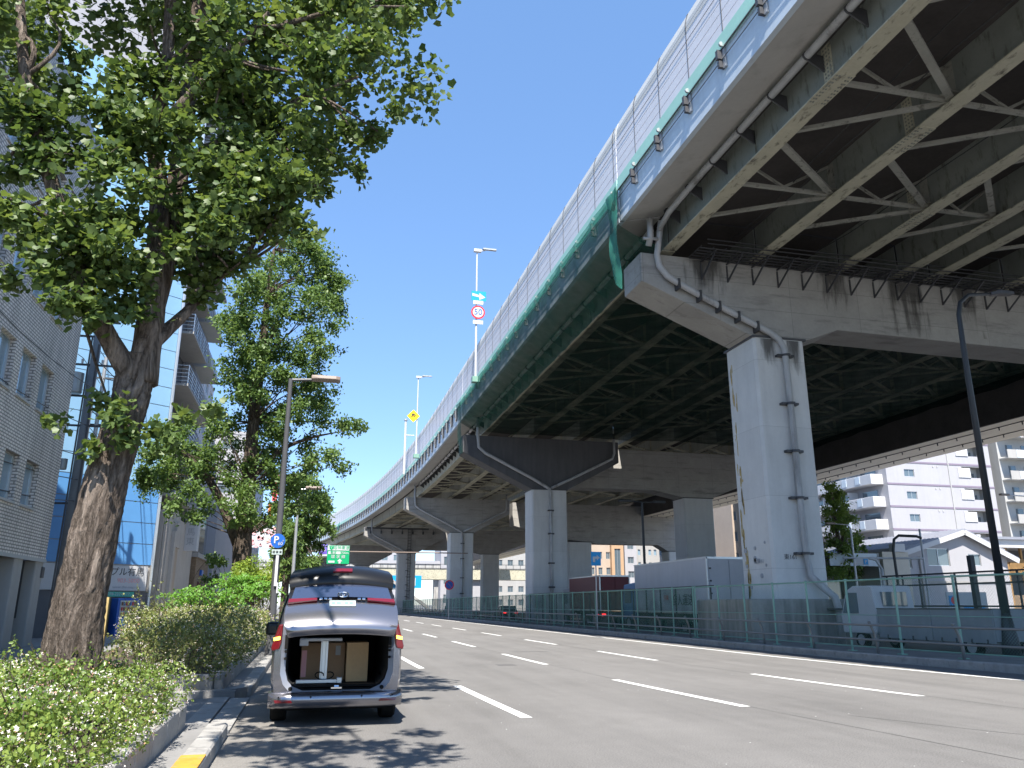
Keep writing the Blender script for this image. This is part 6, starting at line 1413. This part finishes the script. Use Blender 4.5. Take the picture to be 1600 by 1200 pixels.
# second tree
def crowd(outline, s, n_cl, rp0, rp1, dens, jit_s):
    ys = [o_[0] for o_ in outline]; res = []; cent = []
    while len(cent) < n_cl:
        y = rng.uniform(ys[0], ys[-1]); i = max(j for j in range(len(ys)) if ys[j] <= y); i = min(i, len(ys)-2)
        t_ = (y-ys[i])/(ys[i+1]-ys[i]); a_ = outline[i][1]+(outline[i+1][1]-outline[i][1])*t_; b_ = outline[i][2]+(outline[i+1][2]-outline[i][2])*t_
        x = rng.uniform(a_, b_); rp = rng.uniform(rp0, rp1); c = at_s(x, y, s+rng.uniform(-jit_s, jit_s)); cent.append((c, rp)); rm = rp*c.length/FPX
        k = max(3, int(rp/5))
        for q in range(k):
            e = ball((0,0,0), rm*1.25, 1)[0]; m_ = max(3, int(dens*rp*rp/k)); tt = rng.uniform(0, 1.0, m_)
            res.append(np.array(c)[None,:]+e[None,:]*tt[:,None]+rng.normal(0, rm*.16+.02, (m_,3)))
    return np.concatenate(res), cent
def street_tree(name, label, s, stem, rad, outline, n_cl, rp, dens, leaf, lm, jit, bark, group='ginkgo street trees', limbs=(), up=.5):
    B = [at_s(px, py, s) for px, py in stem]; b0_ = Vector((B[0].x, s, 0.1))
    t = thing(name, tuple(b0_), label, 'tree', group)
    mb = MB(); trunk_mesh(mb, [b0_]+B, [rad[0]*1.1]+list(rad), 16, .06, 1.5, 5)
    for L_ in limbs: trunk_mesh(mb, [at_s(px, py, s+ds) for px, py, ds in L_[0]], L_[1], 10, .05, 2.0, 4)
    P, cent = crowd(outline, s, n_cl, rp[0], rp[1], dens, jit)
    for c, r_ in cent[::2]:
        sx = min(B[1:], key=lambda q: (q-c).length + (0 if q.z < c.z else 3)); limb(mb, sx, c, 0.03*s/31, .010*s/31, 5, .08)
    mb.build('trunk', bark, t, smooth=True); leaves('crown', P, leaf, OVAL if leaf < .2 else DIA, lm, t, up=up); return t
street_tree('ginkgo_tree', 'upright ginkgo with a bare forked lower trunk beyond the fern shrubs', 31, [(378,890),(378,840),(388,760),(396,660),(408,560),(418,460),(428,390)], [.34,.33,.27,.22,.17,.10,.05],
    [(372,440,462),(400,418,515),(440,385,540),(480,350,535),(520,340,525),(560,345,522),(600,350,505),(640,372,515),(665,240,574),(690,225,570),(720,215,550),(760,218,528),(800,240,470),(822,350,410)], 240, (15,30), .50, .125, M['leaf2'], 2.2, M['bark2'],
    limbs=[([(372,850,0),(345,780,0),(318,735,-.3),(275,700,-.6),(240,680,-.8)],[.2,.16,.12,.07,.03]),([(390,750,0),(440,700,.3),(490,682,.5),(535,674,.6)],[.12,.09,.05,.015])])
street_tree('ginkgo_tree', 'dense distant ginkgo in front of the bend of the viaduct', 64, [(470,915),(474,850),(478,800),(482,760)], [.3,.25,.2,.1],
    [(745,462,492),(775,450,510),(800,448,515),(830,440,520),(860,430,516),(885,432,500),(905,440,485)], 120, (10,16), .75, .28, M['leaf2'], 2.5, M['bark2'])
street_tree('ginkgo_tree', 'small far ginkgo hidden below the parking sign', 48, [(446,915),(448,880),(450,850)], [.2,.18,.1], [(815,440,462),(850,432,470),(885,428,470),(905,432,466)], 34, (9,14), .6, .24, M['leaf2'], 1.2, M['bark2'])
street_tree('ginkgo_tree', 'light green pointed tree right of the nearest pier', 60, [(1318,910),(1312,860),(1305,810),(1300,770)], [.25,.2,.14,.06],
    [(756,1292,1304),(780,1288,1318),(800,1288,1328),(830,1290,1340),(855,1290,1352),(880,1290,1350),(905,1296,1335)], 90, (8,15), .7, .26, M['leaf_right'], 1.8, M['bark2'], group='trees on the right')
# planters
def planter(name, label, s0, s1, o0, o1, rounded):
    t = thing(name, (o0, s1, 0.14), label, 'planter'); k = 0
    s = s0
    while s < s1-.35:
        e = min(s+.82, s1); mb = MB(); mb.bbox(o1-.16, o1, s+.005, e-.005, .1, .40, .02); mb.build('edging_block', M['kerb'], t); s += .82
    for yv in (s1-.16, s0) if rounded else (s1-.16,):
        q = o1-.17
        while q > o1-1.6: mb = MB(); mb.bbox(q-.62, q-.005, yv, yv+.16, .1, .395, .02); mb.build('edging_block', M['kerb'], t); q -= .625
    mb = MB(); mb.box(o0, o1-.17, s0+.17, s1-.17, .1, .34); mb.build('soil_bed', M['soil'], t)
    return t
planter('planter', 'near stone edged planter holding the big leaning ginkgo', -2.0, 10.9, -5.2, -1.32, False)
planter('planter', 'second stone edged planter beyond the lowered drive', 15.3, 45.0, -5.2, -1.30, True)
def hedge(name, label, mounds, per, size, lm, nfl, fsize, parent_o, up, twigs, tw):
    t = thing(name, parent_o, label, 'hedge'); pts = []; fl = []; bd = []; mbt = MB()
    C = np.array([m_[:3] for m_ in mounds]); RR = np.array([m_[3] for m_ in mounds])
    def visible(P):                                                # leaves deep inside other mounds are left out
        keep = np.ones(len(P), bool)
        for c, r in zip(C, RR):
            d2 = ((P-c)/np.array([1,1,.9]))**2; keep &= d2.sum(1) > (r*.74)**2
        return keep
    for (x, y, z, r) in mounds:
        P = ball((x,y,z), r, int(per*r*r), (1,1,.9), .16); P += rng.normal(0, .022, P.shape); pts.append(P[P[:,2] > .24])
        F = ball((x,y,z), r*1.03, int(nfl*r*r), (1,1,.9), .04); fl.append(F[F[:,2] > .36])
    P = np.concatenate(pts); P = P[visible(P)]
    F = np.concatenate(fl); F = F[visible(F)]
    tw_pts = []
    for _ in range(twigs):
        x, y, z, r = mounds[int(rng.integers(len(mounds)))]; v = rng.normal(size=3); v[2] = abs(v[2])*1.3+.2; v /= np.linalg.norm(v)
        a_ = np.array((x,y,z))+v*r*.8; e = a_+(v+rng.normal(0,.35,3))*tw*rng.uniform(.5,1.3); mbt.tube([tuple(a_), tuple((a_+e)/2+np.array((0,0,.02))), tuple(e)], [.005,.004,.002], 4)
        tt = rng.uniform(0,1,14); tw_pts.append(a_[None,:]+(e-a_)[None,:]*tt[:,None]+rng.normal(0,.016,(14,3)))
    for (x, y, z, r) in mounds[::3]:
        for _ in range(2): mbt.tube([(x,y,.3),(x+rng.normal(0,.05),y+rng.normal(0,.05),z*.7),(x+rng.normal(0,.12),y+rng.normal(0,.12),z+r*.3)], [.014,.01,.005], 5)
    P = np.concatenate([P]+tw_pts)
    tag(mbt.build('stems', M['bark2'], t), kind='stuff'); leaves('foliage', P, size, OVAL, lm, t, up=up)
    n1 = np.sin(F[:,0]*4.3+1)+np.sin(F[:,1]*3.1)+np.sin(F[:,2]*6+F[:,1]*2) > -.6; Bd = F[~n1]; F = F[n1]
    F3 = np.repeat(F, 4, axis=0)+rng.normal(0,.017,(len(F)*4,3)); tag(leaves('blossoms', F3, fsize, STAR, M['petal'], t, up=.4), kind='stuff')
    S3 = np.concatenate([np.repeat(F[::2], 2, axis=0), np.repeat(Bd[::2], 3, axis=0)]); S3 = S3+rng.normal(0,.016,S3.shape); tag(leaves('sepals', S3, fsize*.9, STAR, M['bud'], t, up=.3), kind='stuff')
    return t
M1 = []
for x in np.arange(-4.8, -1.6, .42):
    for y in np.arange(4.2, 10.9, .42):
        r = rng.uniform(.30,.42); edge = 1 if x > -2.1 else 0
        M1.append((x+.10+rng.normal(0,.06), y+rng.normal(0,.06), rng.uniform(.64,.76)-(.10 if edge else 0)-(.06 if y > 10.4 else 0), r))
        if edge and rng.uniform() < .8: M1.append((-1.55+rng.normal(0,.05), y+rng.normal(0,.08), rng.uniform(.52,.70), rng.uniform(.26,.35)))
hedge('flowering_hedge', 'low mounded hedge with white blossoms around the leaning trunk', M1, 7600, .036, M["leaf_hedge"], 620, .0145, (-3,10.9,.34), .42, 480, .17)
M2 = []
for x in np.arange(-4.3, -1.2, .55):
    for y in np.arange(15.5, 31, .6):
        if x < -.17*y-.15: continue
        far = min(1, (y-15.5)/4); r = rng.uniform(.38,.56)
        M2.append((x+rng.normal(0,.1), y+rng.normal(0,.1), rng.uniform(.55,.75)+.28*far+rng.uniform(0,.15), r))
        if x > -1.9: M2.append((-1.45+rng.normal(0,.06), y+rng.normal(0,.1), rng.uniform(.55,.95), rng.uniform(.30,.42)))
hedge('flowering_hedge', 'taller straggly hedge with brownish leaves and small white blossoms left of the van', M2, 2400, .055, M['leaf_brown'], 260, .022, (-3,15.4,.34), .42, 420, .4)
# bright compound-leaf shrubs
def fern_shrub(c, r, n, label):
    t = thing('feathery_shrub', (c[0],c[1],.34), label, 'shrub', 'feathery green shrubs'); mb = MB(); pts = []
    for k in range(n):
        az = rng.uniform(0, 2*math.pi); el = rng.uniform(.1, .9); L = r*rng.uniform(.7,1.15)
        d = np.array([math.cos(az)*math.cos(el), math.sin(az)*math.cos(el), math.sin(el)]); base_ = np.array([c[0]+rng.normal(0,.25*r), c[1]+rng.normal(0,.3*r), c[2]+rng.uniform(-.3,.25)*r])
        side = np.cross(d, (0,0,1)); side /= np.linalg.norm(side); P_ = []
        for q in range(11):
            u_ = q/10; p = base_ + d*L*u_ + np.array([0,0,-.45*L*u_*u_]); P_.append(tuple(p))
            if q > 1:
                for sg in (-1,1):
                    for w_ in (.25,.6,1.0): pts.append(p + side*sg*w_*.16*L*(1-.5*u_) + rng.normal(0,.012,3))
        mb.tube(P_, [.010*(1-.8*q/10)+.002 for q in range(11)], 4)
    mb.tube([(c[0],c[1],.3),(c[0],c[1],c[2]+.2*r)], .03, 6); mb.build('stems', M['bark2'], t); leaves('foliage', pts, .075, OVAL, M['leaf_fern'], t, up=.75)
c1_ = at_s(335, 945, 24); c2_ = at_s(378, 915, 26)
fern_shrub((c1_.x, 24, c1_.z), 1.15, 70, 'feathery bright green shrub rising behind the brownish hedge'); fern_shrub((c2_.x+.1, 26.5, c2_.z-.1), 1.0, 55, 'feathery bright green shrub at the foot of the second trunk')
c = at_s(400, 905, 29.0); t = thing('round_shrub', (c.x, 29, .34), 'rounded yellow green shrub between trunk and parking sign', 'shrub')
mb = MB(); P_ = []
for k in range(30): q = ball(tuple(c), .75, 1, (1,1,1.0), .3)[0]; P_.append(ball(q, .34, 230)); limb(mb, (c.x,29,.3), q, .03, .008, 5)
mb.build('stems', M['bark2'], t); leaves('foliage', np.concatenate(P_), .075, OVAL, M['leaf_round'], t)
c = at_s(340, 900, 33); t = thing('leafy_sapling', (c.x, 33, .34), 'thin dark leafed sapling left of the second trunk', 'shrub')
mb = MB(); P_ = []
for k in range(12): q = (c.x+rng.normal(0,.25), 33+rng.normal(0,.3), rng.uniform(1.2,3.4)); limb(mb, (c.x,33,.3), q, .02, .006, 5); P_.append(ball(q, .22, 60))
mb.build('stems', M['bark2'], t); leaves('foliage', np.concatenate(P_), .12, OVAL, M['leaf2'], t)
# fallen bits on the road
mb = MB()
for k in range(110):
    x, y, r_ = rng.uniform(-.6, 13), rng.uniform(5, 24), rng.uniform(.004,.011); a_ = rng.uniform(0,3)
    mb.quad((x-r_,y-r_*.6,.006),(x+r_,y-r_,.007),(x+r_*.8,y+r_,.006),(x-r_*.7,y+r_*.8,.009))
tag(mb.build('litter', M['paint']), 'tiny pale specks of litter on the asphalt', 'litter', kind='stuff')
mb = MB()
for (x, y, w_, l_) in ((6.9,27.5,1.3,.25),(5.0,21.5,.5,.5),(2.4,30.5,1.6,.25)):
    strip(mb, x, x+w_, y, y+l_, .0022, 1)
tag(mb.build('tar_patches', mat('tar', (.10,.095,.092), .8)), kind='structure')
